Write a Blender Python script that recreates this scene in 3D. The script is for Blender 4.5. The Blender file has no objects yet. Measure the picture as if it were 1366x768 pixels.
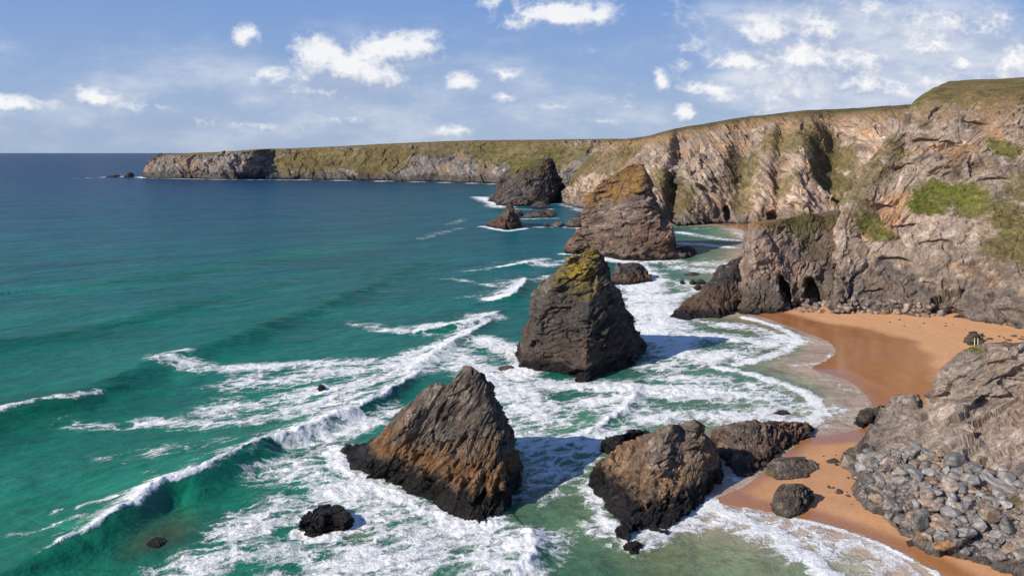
import bpy, bmesh, math, random
import numpy as np
from mathutils import Vector
from mathutils.bvhtree import BVHTree

# ------------------------------------------------------------------ camera, sky, sun, exposure
H, F = 50.0, 1000.0            # camera height (m), focal length in pixels of the 1366-wide survey frame
CX, HY = 683.0, 204.0
S = bpy.context.scene
cam = bpy.data.cameras.new('camera')
cam.sensor_width = 36.0
cam.lens = F / 1366 * 36
cam.shift_y = -(384 - HY) / 1366
cam.clip_start, cam.clip_end = 1.0, 300000
co = bpy.data.objects.new('camera', cam)
S.collection.objects.link(co)
co.location = (0, 0, H)
co.rotation_euler = (math.radians(90), 0, 0)
S.camera = co

SUN_EL = math.radians(32)
SX, SY = -0.885, -0.466
S.view_settings.view_transform = 'Standard'
S.view_settings.look = 'None'
S.view_settings.exposure = 0.12
S.view_settings.gamma = 1
S.view_settings.use_curve_mapping = False
sl = bpy.data.lights.new('sun', 'SUN')
sl.energy = 5.0
sl.angle = math.radians(0.53)
sl.color = (1.0, 0.93, 0.82)
so = bpy.data.objects.new('sun', sl)
S.collection.objects.link(so)
so.rotation_euler = Vector((-SX * math.cos(SUN_EL), -SY * math.cos(SUN_EL), -math.sin(SUN_EL))).to_track_quat('-Z', 'Y').to_euler()


class NT:
    """tiny helper to write node trees"""
    def __init__(self, tree):
        self.t = tree
        tree.nodes.clear()

    def n(self, typ, ins=None, **kw):
        nd = self.t.nodes.new(typ)
        for k, v in kw.items():
            setattr(nd, k, v)
        for k, v in (ins or {}).items():
            s = nd.inputs[k]
            if isinstance(v, bpy.types.NodeSocket):
                self.t.links.new(v, s)
            else:
                s.default_value = v
        return nd

    def math(self, op, a, b=None, c=None, clamp=False):
        d = {0: a}
        if b is not None:
            d[1] = b
        if c is not None:
            d[2] = c
        return self.n('ShaderNodeMath', d, operation=op, use_clamp=clamp).outputs[0]

    def vmath(self, op, a, b=None, c=None, out=0):
        d = {0: a}
        if b is not None:
            d[1] = b
        if c is not None:
            d[2] = c
        return self.n('ShaderNodeVectorMath', d, operation=op).outputs[out]

    def noise(self, vec, scale, detail=4, rough=0.55, dist=0.0, out=0):
        return self.n('ShaderNodeTexNoise', {'Vector': vec, 'Scale': scale, 'Detail': detail, 'Roughness': rough, 'Distortion': dist}).outputs[out]

    def mixc(self, fac, a, b, mode='MIX'):
        nd = self.n('ShaderNodeMix', data_type='RGBA', blend_type=mode)
        for k, v in ((0, fac), (6, a), (7, b)):
            if isinstance(v, bpy.types.NodeSocket):
                self.t.links.new(v, nd.inputs[k])
            else:
                nd.inputs[k].default_value = v
        return nd.outputs[2]

    def mixf(self, fac, a, b):
        nd = self.n('ShaderNodeMix', data_type='FLOAT')
        for k, v in ((0, fac), (2, a), (3, b)):
            if isinstance(v, bpy.types.NodeSocket):
                self.t.links.new(v, nd.inputs[k])
            else:
                nd.inputs[k].default_value = v
        return nd.outputs[0]

    def rng(self, v, a, b, c=0.0, d=1.0, smooth=True):
        return self.n('ShaderNodeMapRange', {0: v, 1: a, 2: b, 3: c, 4: d}, interpolation_type='SMOOTHSTEP' if smooth else 'LINEAR', clamp=True).outputs[0]


# sky: Nishita plus cumulus banks given by direction (u = x/y, v = z/y)
W = bpy.data.worlds.new('World')
S.world = W
W.use_nodes = True
w = NT(W.node_tree)
sky = w.n('ShaderNodeTexSky', sky_type='NISHITA', sun_disc=False, sun_elevation=SUN_EL,
          sun_rotation=math.atan2(SX, SY), altitude=50, air_density=1.0, dust_density=0.6, ozone_density=2.0)
tc = w.n('ShaderNodeTexCoord').outputs['Generated']
sep = w.n('ShaderNodeSeparateXYZ', {0: tc})
ay = w.math('MAXIMUM', w.math('ABSOLUTE', sep.outputs[1]), 0.08)
uv = w.n('ShaderNodeCombineXYZ', {0: w.math('DIVIDE', sep.outputs[0], ay), 1: w.math('DIVIDE', sep.outputs[2], ay), 2: 0.0}).outputs[0]
CLOUDS = [(430, 84, 38, 30, 1.25), (498, 97, 52, 25, 1.25), (524, 68, 56, 24, 1.0), (462, 92, 58, 28, 1.3), (360, 100, 27, 12, .8), (425, 122, 50, 11, .9),
          (332, 47, 20, 17, 1), (38, 138, 60, 11, .6), (128, 130, 40, 11, .6), (165, 142, 32, 8, .45), (617, 112, 24, 11, .75),
          (675, 100, 22, 8, .6), (745, 20, 78, 19, 1), (650, 3, 36, 8, .45), (668, 129, 16, 7, .6),
           (605, 173, 20, 7, .5), (738, 140, 26, 6, .45), (800, 160, 40, 5, .3),
          (880, 107, 11, 19, .8), (912, 148, 15, 13, .75), (945, 116, 46, 10, .7), (1028, 46, 46, 26, 1), (1068, 76, 70, 26, 1), (975, 85, 70, 14, .7),
          (1150, 70, 190, 48, .36), (1240, 25, 170, 36, .30), (1160, 118, 60, 16, .85), (1348, 85, 34, 26, 1), (1285, 86, 18, 11, .9), (1090, 42, 40, 22, .85),
          (1040, 120, 130, 26, .34), (1000, 145, 60, 10, .5), (1250, 100, 120, 22, .40), (330, 165, 60, 4, .2), (470, 160, 50, 4, .2)]
wn = w.noise(uv, 9.0, 5, .6, out=1)
uvw = w.vmath('ADD', uv, w.vmath('MULTIPLY', w.vmath('SUBTRACT', wn, (0.5, 0.5, 0.5)), (0.05, 0.026, 0.0)))
def bank(vec):
    cur = None
    for (cx, cy, rx, ry, wt) in CLOUDS:
        u0, v0 = (cx - CX) / F, (HY - cy) / F
        a, b = rx / F * 1.25, ry / F * 1.25
        d = w.vmath('LENGTH', w.vmath('MULTIPLY_ADD', vec, (1 / a, 1 / b, 0.0), (-u0 / a, -v0 / b, 0.0)), out=1)
        m = w.math('MULTIPLY_ADD', d, -wt, wt)
        cur = m if cur is None else w.math('MAXIMUM', cur, m)
    return cur


def puffs(vec):
    """billowing: cauliflower lobes over broad fbm"""
    a = w.noise(w.vmath('MULTIPLY', vec, (1.0, 1.5, 1.0)), 15.0, 4, .55)
    b = w.math('ABSOLUTE', w.math('SUBTRACT', w.noise(w.vmath('MULTIPLY', vec, (1.0, 1.15, 1.0)), 38.0, 5, .55), .5))
    return w.math('MULTIPLY_ADD', b, -1.9, w.math('MULTIPLY', a, 1.7))


off = (-0.007, 0.024, 0.0)
d0 = w.math('ADD', bank(uvw), w.math('ADD', puffs(uv), -.74))
d1 = w.math('ADD', bank(w.vmath('ADD', uvw, off)), w.math('ADD', puffs(w.vmath('ADD', uv, off)), -.74))
alpha = w.rng(d0, -0.02, 0.70)
shade = w.math('ADD', w.math('MULTIPLY_ADD', w.math('SUBTRACT', d0, d1), 1.35, 0.40), w.math('MULTIPLY', d0, -.05), clamp=True)
ccol = w.mixc(shade, (4.6, 5.4, 7.3, 1), (11.2, 11.1, 11.0, 1))
hz = w.rng(sep.outputs[2], 0.0, 0.24, smooth=False)
grad = w.mixc(hz, (4.1, 5.4, 7.7, 1), (1.85, 3.55, 7.7, 1))
grad = w.mixc(w.rng(sep.outputs[2], .26, .8), grad, (.75, 1.6, 4.0, 1))
skyc = w.mixc(.85, sky.outputs[0], grad)
veil = None
for (cx, cy, rx, ry) in [(1210, 70, 260, 75), (1120, 30, 190, 40), (1100, 120, 200, 40), (560, 110, 170, 34), (330, 130, 320, 40), (700, 150, 240, 40)]:
    d = w.vmath('LENGTH', w.vmath('MULTIPLY_ADD', uvw, (F / rx, F / ry, 0.0), (-(cx - CX) / rx, -(HY - cy) / ry, 0.0)), out=1)
    wt = 1.3 if cx > 900 else .15
    m = w.math('MULTIPLY_ADD', d, -wt, wt)
    veil = m if veil is None else w.math('MAXIMUM', veil, m)
nV = w.noise(w.vmath('MULTIPLY', uv, (1.0, 2.6, 1.0)), 6.0, 7, .6)
va = w.math('MULTIPLY', w.rng(w.math('MULTIPLY_ADD', nV, 1.25, w.math('ADD', veil, -.36)), 0.0, .9), .88)
skyc = w.mixc(va, skyc, w.mixc(w.rng(nV, .36, .64), (4.9, 5.8, 7.8, 1), (8.4, 8.8, 9.6, 1)))
mixed = w.mixc(w.math('MULTIPLY', alpha, 0.85), skyc, ccol)
bg = w.n('ShaderNodeBackground', {'Color': mixed, 'Strength': 0.083})
wo = w.n('ShaderNodeOutputWorld', {'Surface': bg.outputs[0]})


# ------------------------------------------------------------------ numpy noise
def _hash(ix, iy, iz, seed):
    h = ix * np.uint32(374761393) + iy * np.uint32(668265263) + iz * np.uint32(1274126177) + np.uint32((seed * 974711) & 0xFFFFFFFF)
    h = (h ^ (h >> np.uint32(13))) * np.uint32(1103515245)
    h = (h ^ (h >> np.uint32(16))) * np.uint32(2654435769)
    return h ^ (h >> np.uint32(15))


from concurrent.futures import ThreadPoolExecutor
POOL = ThreadPoolExecutor(4)


def chunked(fn, p, *a):
    p = np.asarray(p)
    if len(p) < 30000:
        return fn(p, *a)
    r = list(POOL.map(lambda q: fn(q, *a), [p[i:i + 24000] for i in range(0, len(p), 24000)]))
    if isinstance(r[0], tuple):
        return tuple(np.concatenate(c) for c in zip(*r))
    return np.concatenate(r)


def perlin(p, seed=0):
    return chunked(_perlin, p, seed)


def facets(p, cell, seed=0, tilt=0.7):
    return chunked(_facets, p, cell, seed, tilt)


def _perlin(p, seed=0):
    p = np.asarray(p, np.float64)
    f0 = np.floor(p)
    i = f0.astype(np.int32).view(np.uint32)
    f = (p - f0).astype(np.float32)
    u = f * f * f * (f * (f * 6 - 15) + 10)
    one = np.uint32(1)
    X_ = (i[:, 0], i[:, 0] + one)
    Y_ = (i[:, 1], i[:, 1] + one)
    Z_ = (i[:, 2], i[:, 2] + one)
    fx, fy, fz = f[:, 0], f[:, 1], f[:, 2]
    U = (1 - u[:, 0], u[:, 0])
    V_ = (1 - u[:, 1], u[:, 1])
    W_ = (1 - u[:, 2], u[:, 2])
    m = np.uint32(1023)
    out = np.zeros(len(p), np.float32)
    for dx in (0, 1):
        for dy in (0, 1):
            wxy = U[dx] * V_[dy]
            for dz in (0, 1):
                h = _hash(X_[dx], Y_[dy], Z_[dz], seed)
                g = (h & m).astype(np.float32) * (fx - dx)
                g += ((h >> np.uint32(10)) & m).astype(np.float32) * (fy - dy)
                g += ((h >> np.uint32(20)) & m).astype(np.float32) * (fz - dz)
                g *= np.float32(1 / 511.5)
                g -= (fx - dx) + (fy - dy) + (fz - dz)
                out += wxy * W_[dz] * g
    return out * np.float32(1.25)


def fbm(p, scale, octs=4, seed=0, gain=0.5, ridged=False):
    q = np.asarray(p) / scale
    s, a, n = 0, 1.0, 0
    for k in range(octs):
        v = perlin(q + k * 17.3, seed + k)
        if ridged:
            v = 1 - 2 * np.abs(v) * 1.6
        s = s + a * v
        n += a
        a *= gain
        q = q * 2.03
    return s / n


def _facets(p, cell, seed=0, tilt=0.7):
    """cellular blocks: each cell is a randomly tilted, randomly raised plane - fractured rock"""
    q = np.asarray(p) / cell
    i = np.floor(q).astype(np.int32)
    best = np.full(len(q), 9e9, np.float32)
    val = np.zeros(len(q), np.float32)
    sec = np.full(len(q), 9e9, np.float32)
    for dx in (-1, 0, 1):
        for dy in (-1, 0, 1):
            for dz in (-1, 0, 1):
                c = i + np.array((dx, dy, dz), np.int32)
                cu = c.view(np.uint32)
                h = _hash(cu[:, 0], cu[:, 1], cu[:, 2], seed)
                h2 = _hash(cu[:, 0], cu[:, 1], cu[:, 2], seed + 77)
                j = np.stack([(h & 1023), (h >> 10) & 1023, (h >> 20) & 1023], 1) / 1023.0
                r = (q - (c + j)).astype(np.float32)
                d = (r * r).sum(1)
                g = (np.stack([(h2 & 255), (h2 >> 8) & 255, (h2 >> 16) & 255], 1) / 127.5 - 1).astype(np.float32)
                v = (r * g).sum(1) * tilt + ((h2 >> 24) & 255).astype(np.float32) / 127.5 - 1
                m = d < best
                sec = np.where(m, best, np.minimum(sec, d))
                val = np.where(m, v, val)
                best = np.where(m, d, best)
    return val, np.sqrt(sec) - np.sqrt(best)


def sstep(x, a, b):
    t = np.clip((x - a) / (b - a), 0, 1)
    return t * t * (3 - 2 * t)


def lerp(a, b, t):
    t = np.asarray(t)[:, None]
    return np.asarray(a) * (1 - t) + np.asarray(b) * t


# ------------------------------------------------------------------ survey helpers
def W3(px, py, Y=None):
    """survey bearing (px, py) at distance Y -> place; without Y the bearing meets sea level"""
    if Y is None:
        Y = H * F / (py - HY)
    return np.array([(px - CX) / F * Y, Y, H - (py - HY) / F * Y])


def sea_xy(pts):
    return np.array([W3(a, b)[:2] for a, b in pts])


def crom(P, t):
    """Catmull-Rom through rows of P (k, ...), t in [0, k-1]"""
    k = len(P)
    i = np.clip(np.floor(t).astype(int), 0, k - 2)
    f = (t - i).reshape((-1,) + (1,) * (P.ndim - 1))
    p1, p2 = P[i], P[i + 1]
    p0 = np.where((i > 0).reshape(f.shape), P[np.maximum(i - 1, 0)], 2 * p1 - p2)
    p3 = np.where((i < k - 2).reshape(f.shape), P[np.minimum(i + 2, k - 1)], 2 * p2 - p1)
    return 0.5 * (2 * p1 + (p2 - p0) * f + (2 * p0 - 5 * p1 + 4 * p2 - p3) * f * f + (3 * p1 - p0 - 3 * p2 + p3) * f ** 3)


def ramp_t(C, res, cap=None):
    """parameters along control rows spaced about res metres"""
    ts = []
    for i in range(len(C) - 1):
        L = np.linalg.norm(C[i + 1] - C[i], axis=-1).mean()
        n = max(2, int(L / res))
        if cap:
            n = min(n, cap)
        ts.append(i + np.arange(n) / n)
    return np.concatenate(ts + [[len(C) - 1.0]])


def mesh_obj(name, V, Fq, mat=None, parent=None, col=None, attrs=None, smooth=True):
    me = bpy.data.meshes.new(name)
    V = np.asarray(V, np.float32)
    Fq = np.asarray(Fq, np.int32)
    k = Fq.shape[1]
    me.vertices.add(len(V))
    me.vertices.foreach_set('co', V.ravel())
    me.loops.add(Fq.size)
    me.loops.foreach_set('vertex_index', Fq.ravel())
    me.polygons.add(len(Fq))
    me.polygons.foreach_set('loop_start', np.arange(0, Fq.size, k, dtype=np.int32))
    me.polygons.foreach_set('use_smooth', np.full(len(Fq), smooth))
    if col is not None:
        a = me.attributes.new('col', 'FLOAT_COLOR', 'POINT')
        a.data.foreach_set('color', np.asarray(col, np.float32).ravel())
    for an, av in (attrs or {}).items():
        av = np.asarray(av, np.float32)
        if av.ndim == 2:
            a = me.attributes.new(an, 'FLOAT_VECTOR', 'POINT')
            a.data.foreach_set('vector', av.ravel())
        else:
            a = me.attributes.new(an, 'FLOAT', 'POINT')
            a.data.foreach_set('value', av.ravel())
    me.update(calc_edges=True)
    me.validate()
    if mat:
        me.materials.append(mat)
    o = bpy.data.objects.new(name, me)
    S.collection.objects.link(o)
    if parent:
        o.parent = parent
    return o


def split_obj(name, V, Fq, ids, names, mat, col, bed, mats=None):
    """the bare rock as the thing, each plant-covered area a part of it"""
    fi = ids[Fq]
    same = (fi == fi[:, :1]).all(1)
    fid = np.where(same, fi[:, 0], 0)
    for k in sorted(names):
        idx = np.where(fid == k)[0]
        if len(idx) < 40:
            fid[idx] = 0
            continue
        u, inv = np.unique(Fq[idx], return_inverse=True)
        inv = inv.reshape(-1, 4)
        lab = np.arange(len(u))
        while True:
            mn = lab[inv].min(1)
            new = lab.copy()
            np.minimum.at(new, inv.ravel(), np.repeat(mn, 4))
            new = new[new]
            if (new == lab).all():
                break
            lab = new
        fl = lab[inv[:, 0]]
        vals, cnt = np.unique(fl, return_counts=True)
        for v_, c_ in zip(vals, cnt):
            if c_ == cnt.max():
                continue
            sel = idx[fl == v_]
            if c_ > .12 * cnt.max() and c_ > 60:
                nk = 1000 + len(names)
                names[nk] = names[k]
                fid[sel] = nk
            else:
                fid[sel] = 0
    root = None
    for k in [0] + sorted(names):
        Fk = Fq[fid == k]
        if len(Fk) < 12:
            continue
        u, inv = np.unique(Fk, return_inverse=True)
        o = mesh_obj(name if k == 0 else names[k], V[u], inv.reshape(Fk.shape), mat if k == 0 or names[k] == 'lichen_patch' else TURF, parent=root, col=col[u], attrs={'bedc': bed[u]}, smooth=False)
        if k == 0:
            root = o
    return root


def tag(o, label, cat, group=None, kind=None):
    o['label'] = label
    o['category'] = cat
    if group:
        o['group'] = group
    if kind:
        o['kind'] = kind
    return o


def grid_faces(nu, nv, closed):
    i = np.arange(nv - 1)[:, None]
    j = np.arange(nu if closed else nu - 1)[None, :]
    j2 = (j + 1) % nu
    a = i * nu + j
    b = i * nu + j2
    return np.stack([a, b, b + nu, a + nu], -1).reshape(-1, 4)


def grid_normals(G, closed):
    if closed:
        du = np.roll(G, -1, 1) - np.roll(G, 1, 1)
    else:
        du = np.gradient(G, axis=1)
    dv = np.gradient(G, axis=0)
    n = np.cross(du, dv)
    return n / np.maximum(np.linalg.norm(n, axis=-1, keepdims=True), 1e-9)


def basis(nrm):
    n = np.array(nrm, float)
    n /= np.linalg.norm(n)
    t = np.cross(n, (0.13, 0.2, 0.97))
    t /= np.linalg.norm(t)
    return np.stack([t, np.cross(n, t), n], 1)


def ledges(h, seed):
    """random step height for every bed, sharp at the bed's edge"""
    i_ = np.floor(h)
    f_ = h - i_
    r0 = np.sin(i_ * 127.1 + seed * 3.1) * 43758.5
    r1 = np.sin((i_ + 1) * 127.1 + seed * 3.1) * 43758.5
    r0 = r0 - np.floor(r0)
    r1 = r1 - np.floor(r1)
    return r0 + (r1 - r0) * sstep(f_, .86, 1.0) - .5


def rock_disp(p, st, seed):
    """displacement in metres; st: dict of (size, amount) pairs and the bedding's normal"""
    B = basis(st.get('bed', (0.2, -0.3, 0.9)))
    q = p @ B
    LB, AB = st['block']
    LS, AS = st['slab']
    q = q + .14 * LB * np.stack([fbm(p, LB * 1.6, 3, seed + 50 + k) for k in range(3)], 1)
    sq = st.get('squash', 2.6)
    qs = q * (1, 1, sq)
    L, A = st['big']
    d = A * fbm(p, L, 4, seed + 1) * 1.6
    if 'rib' in st:
        L, A = st['rib']
        d = d + A * (fbm(p * (1, 1, .35), L, 3, seed + 5, ridged=True) - .3)
    base0 = d + 0
    v, e = facets(qs, LB, seed + 2, 1.3)
    d = d + AB * v * .75
    v, e2 = facets(qs * (1, 1, 1.3), LS, seed + 3, 1.3)
    d = d + AS * v * .75
    fold = fbm(q, LB * 2.2, 3, seed + 6)
    k = st.get('ledge', 1.0)
    fold = fold * st.get('fold', 1.0)
    am = st.get('amin', .30) + 1.0 * sstep(fbm(p, st['big'][0] * .8, 3, seed + 23), -.30, .32)
    d = d + k * AB * 1.0 * ledges(q[:, 2] * sq / LB + 1.6 * fold, seed) * sstep(fbm(q, LB * 1.3, 2, seed + 20), -.35, .15)
    d = d + k * AS * 1.0 * ledges(q[:, 2] * sq * 1.4 / LS + 5.0 * fold, seed + 7) * sstep(fbm(q, LS * 2.5, 2, seed + 21), -.3, .2)
    d = base0 + (d - base0) * am
    w_ = q[:, 2] * sq * .55 / LB + 1.1 * fold + .37
    slot = 1 - sstep(np.abs(w_ - np.round(w_)), .0, .05)
    d = d - AB * st.get('slot', .9) * slot * sstep(fbm(q, LB * 1.1, 2, seed + 26), .02, .22)
    jt = np.abs(fbm(q * (1, .3, .2), LB * .9, 1, seed + 22))
    d = d - AB * .28 * (1 - sstep(jt, .0, .03))
    L, A = st['fine']
    d = d + A * 1.4 * fbm(qs, L, 4, seed + 4, gain=.6)
    return d, q


PAL = {
    'rust': ((.080, .060, .050), (.195, .145, .115), (.350, .262, .205), (.330, .170, .085)),
    'talus': ((.12, .09, .075), (.27, .20, .16), (.40, .31, .255), (.32, .20, .13)),
    'stone': ((.150, .143, .142), (.275, .258, .252), (.410, .385, .370), (.36, .29, .23)),  # real surface colours (linear)
    'brown': ((.060, .048, .040), (.135, .108, .086), (.255, .205, .165), (.235, .130, .062)),
    'grey': ((.095, .086, .080), (.215, .185, .165), (.400, .345, .305), (.330, .215, .130)),
    'pale': ((.165, .122, .094), (.430, .322, .245), (.620, .500, .405), (.520, .290, .130)),
    'dark': ((.038, .033, .030), (.085, .070, .060), (.160, .130, .108), (.150, .085, .048)),
    'slate': ((.130, .108, .096), (.315, .250, .208), (.460, .375, .315), (.440, .285, .180)),
}


def rock_col(p, q, n, st, seed):
    dk, md, lt, wm = PAL[st.get('pal', 'brown')]
    k = st.get('cscale', 1.0)
    t = fbm(q * (1, 1, 2.2), 9 * k, 5, seed + 11, gain=.6)
    c = lerp(dk, md, sstep(t, -.35, .12))
    t2 = fbm(q * (1, 1, 3), 4.5 * k, 5, seed + 12, gain=.65)
    c = np.where(True, c * (1 - sstep(t2, -.02, .3)[:, None]) + np.array(lt) * sstep(t2, -.02, .3)[:, None], c)
    t3 = fbm(p, 14 * k, 4, seed + 13)
    wa = st.get('warm', .5) * sstep(t3, -.02, .32)
    c = c * (1 - wa[:, None]) + np.array(wm) * wa[:, None]
    zone = fbm(p, 34 * k, 3, seed + 17)
    c = c * np.clip(1 + st.get('zone', .9) * zone, .35, 1.6)[:, None] * np.array((1.0, .97, .95)) ** (zone[:, None] * 2)
    # thin pale and dark beds
    b = st.get('beds', 1.0) * fbm(np.stack([q[:, 0] * .08, q[:, 1] * .08, q[:, 2]], 1), 1.1 * k, 3, seed + 14)
    c = c * (1 + .55 * b)[:, None]
    vein = sstep(fbm(q, 6 * k, 4, seed + 16, ridged=True), .70, .92) * st.get('vein', .35)
    c = c * (1 - vein[:, None]) + np.array((.45, .40, .35)) * vein[:, None]
    rough = np.zeros(len(p))
    z = p[:, 2]
    nz = fbm(p, 3.0 * k, 4, seed + 15)
    if 'brownband' in st:
        lo, hi, bc = st['brownband']
        m = sstep(z + nz * 3.2, lo - .8, lo + .8) * (1 - sstep(z + nz * 3.2, hi - 1.2, hi + 1.2)) * st.get('bandamt', .8)
        c = c * (1 - m[:, None]) + np.array(bc) * (1 + .6 * b)[:, None] * m[:, None]
    if 'base' in st:
        hb, bc, ba = st['base']
        m = (1 - sstep(z + nz * hb * .9 + fbm(p, 22 * k, 3, seed + 18) * hb, hb * .6, hb * 1.25)) * ba
        c = c * (1 - m[:, None]) + np.array(bc) * (1 + .9 * b)[:, None] * m[:, None]
    if 'wet' in st:
        m = 1 - sstep(z + nz * 2.2, st['wet'] - .9, st['wet'] + .9)
        c = c * (1 - m[:, None]) + np.array((.016, .013, .012)) * m[:, None] * (1 + b)[:, None]
        rough = np.maximum(rough, m)
    # lichen and plants
    if 'lichen' in st:
        lo, hi, lc, amt = st['lichen']
        m = sstep(z + nz * 5, lo, hi) * sstep(n[:, 2] + nz * .8, .0, .45) * amt
        c = c * (1 - m[:, None]) + np.array(lc) * (1 + .9 * nz)[:, None] * m[:, None]
    return np.clip(c, .004, .9), rough


GRASS = np.array([(.118, .106, .040), (.185, .145, .066), (.060, .085, .018), (.200, .150, .060)])


def grass_col(p, seed, kind=0, sc=1.0):
    t = fbm(p, 9 * sc, 5, seed + 31, gain=.6)
    t2 = fbm(p, 2.2 * sc, 4, seed + 32, gain=.65)
    if kind == 0:      # heath turf: olive green going to straw brown
        c = lerp(GRASS[0], GRASS[1], sstep(t, -.25, .25))
    elif kind == 1:    # lush ledge grass
        c = lerp((.105, .122, .022), (.150, .135, .040), sstep(t, -.25, .3))
    elif kind == 2:    # brown-olive scrub
        c = lerp((.104, .080, .040), (.145, .116, .052), sstep(t, -.25, .25))
    elif kind == 5:    # straw turf
        c = lerp((.150, .125, .048), (.215, .150, .070), sstep(t, -.25, .25))
    elif kind == 4:    # bright lichen
        c = lerp((.34, .235, .025), (.15, .115, .035), sstep(t, -.15, .3))
    else:              # yellow lichen / ochre
        c = lerp((.33, .19, .055), (.23, .115, .05), sstep(t, -.2, .3))
    return np.clip(c * (1 + 1.1 * t2)[:, None], .004, .8)


# ------------------------------------------------------------------ materials
def new_mat(name):
    m = bpy.data.materials.new(name)
    m.use_nodes = True
    t = NT(m.node_tree)
    return m, t


def finish(t, bsdf):
    t.n('ShaderNodeOutputMaterial', {'Surface': bsdf})


def rock_material(name, bump=0.25, scale=1.0, rnd=False):
    m, t = new_mat(name)
    at = t.n('ShaderNodeAttribute', attribute_name='col')
    if rnd:
        pos = t.n('ShaderNodeTexCoord').outputs['Object']
        bed = pos
    else:
        pos = t.n('ShaderNodeNewGeometry').outputs['Position']
        bed = t.vmath('MULTIPLY', t.n('ShaderNodeAttribute', attribute_name='bedc').outputs['Vector'], (1, 1, 3.2))
    wv = t.vmath('MULTIPLY_ADD', t.vmath('SUBTRACT', t.noise(pos, .8 * scale, 3, .6, out=1), (.5, .5, .5)), (.45 / scale,) * 3, bed)
    n1 = t.noise(wv, .7 * scale, 9, .72)
    n2 = t.noise(wv, 3.2 * scale, 6, .7)
    rdg = t.math('ABSOLUTE', t.math('SUBTRACT', t.noise(wv, .9 * scale, 4, .55), .5))
    crack = t.rng(rdg, .0, .045, 0.0, 1.0)
    f = t.math('MULTIPLY', t.rng(n1, .3, .7, .60, 1.40, False), t.rng(n2, .3, .7, .74, 1.26, False))
    f = t.math('MULTIPLY', f, t.mixf(crack, .72, 1.0))
    nd = t.vmath('SCALE', at.outputs['Color']).node
    t.t.links.new(f, nd.inputs['Scale'])
    col = nd.outputs[0]
    if rnd:
        r = t.n('ShaderNodeObjectInfo').outputs['Random']
        hs = t.n('ShaderNodeHueSaturation', {'Hue': 0.5, 'Saturation': t.math('MULTIPLY_ADD', t.math('FRACT', t.math('MULTIPLY', r, 17.3)), .9, .55),
                                             'Value': t.math('MULTIPLY_ADD', r, .55, .62), 'Color': col})
        col = hs.outputs[0]
    hgt = t.math('ADD', t.math('MULTIPLY_ADD', n1, 1.5, t.math('MULTIPLY', n2, .28)), t.math('MULTIPLY', crack, .22))
    bp = t.n('ShaderNodeBump', {'Strength': 0.8, 'Distance': bump, 'Height': hgt})
    rg = t.mixf(at.outputs['Alpha'], .92, .38)
    b = t.n('ShaderNodeBsdfPrincipled', {'Base Color': col, 'Roughness': rg, 'Specular IOR Level': .3, 'Normal': bp.outputs[0]})
    finish(t, b.outputs[0])
    return m


ROCK = rock_material('rock_face', .7, 1.0)
ROCK_FAR = rock_material('rock_face_distant', 1.6, .3)


def turf_material():
    m, t = new_mat('rough_turf')
    at = t.n('ShaderNodeAttribute', attribute_name='col')
    pos = t.n('ShaderNodeNewGeometry').outputs['Position']
    n1 = t.noise(pos, .9, 8, .72)
    n2 = t.noise(t.vmath('MULTIPLY', pos, (1, 1, .6)), 3.5, 5, .75)
    n3 = t.noise(pos, .16, 5, .6)
    f = t.math('MULTIPLY', t.rng(n1, .32, .68, .45, 1.5, False), t.math('MULTIPLY', t.rng(n2, .3, .7, .65, 1.35, False), t.rng(n3, .3, .7, .75, 1.25, False)))
    nd = t.vmath('SCALE', at.outputs['Color']).node
    t.t.links.new(f, nd.inputs['Scale'])
    col = t.mixc(t.rng(t.noise(pos, .5, 6, .7), .52, .68), nd.outputs[0], (.16, .115, .05, 1))
    bp = t.n('ShaderNodeBump', {'Strength': .9, 'Distance': .5, 'Height': t.math('MULTIPLY_ADD', n1, 1.4, t.math('MULTIPLY', n2, .5))})
    b = t.n('ShaderNodeBsdfPrincipled', {'Base Color': col, 'Roughness': .95, 'Specular IOR Level': .1, 'Normal': bp.outputs[0]})
    finish(t, b.outputs[0])
    return m


TURF = turf_material()
BOULDER = rock_material('boulder_stone', .12, 2.0, rnd=True)


# ------------------------------------------------------------------ builders for rock masses
def meridian(pts, nlev, ytop):
    """pts: (px, py[, Y]); first is at sea level unless Y given, last at distance ytop; distances in between follow height"""
    pts = [tuple(a) for a in pts]
    y0 = pts[0][2] if len(pts[0]) > 2 else H * F / (pts[0][1] - HY)
    y1 = pts[-1][2] if len(pts[-1]) > 2 else ytop
    p0, p1 = pts[0][1], pts[-1][1]
    out = []
    for a in pts:
        if len(a) > 2:
            Y = a[2]
        else:
            f = (p0 - a[1]) / (p0 - p1) if p0 != p1 else 0
            Y = y0 + (y1 - y0) * f
        out.append(W3(a[0], a[1], Y))
    P = np.array(out)
    first = P[0].copy()
    first[2] = -1.6
    first[:2] = P[0, :2] + (P[0, :2] - P[1, :2]) * .12
    P = np.vstack([first, P])
    s = np.concatenate([[0], np.cumsum(np.linalg.norm(np.diff(P, axis=0), axis=1))])
    s /= s[-1]
    return P, s, nlev


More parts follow.
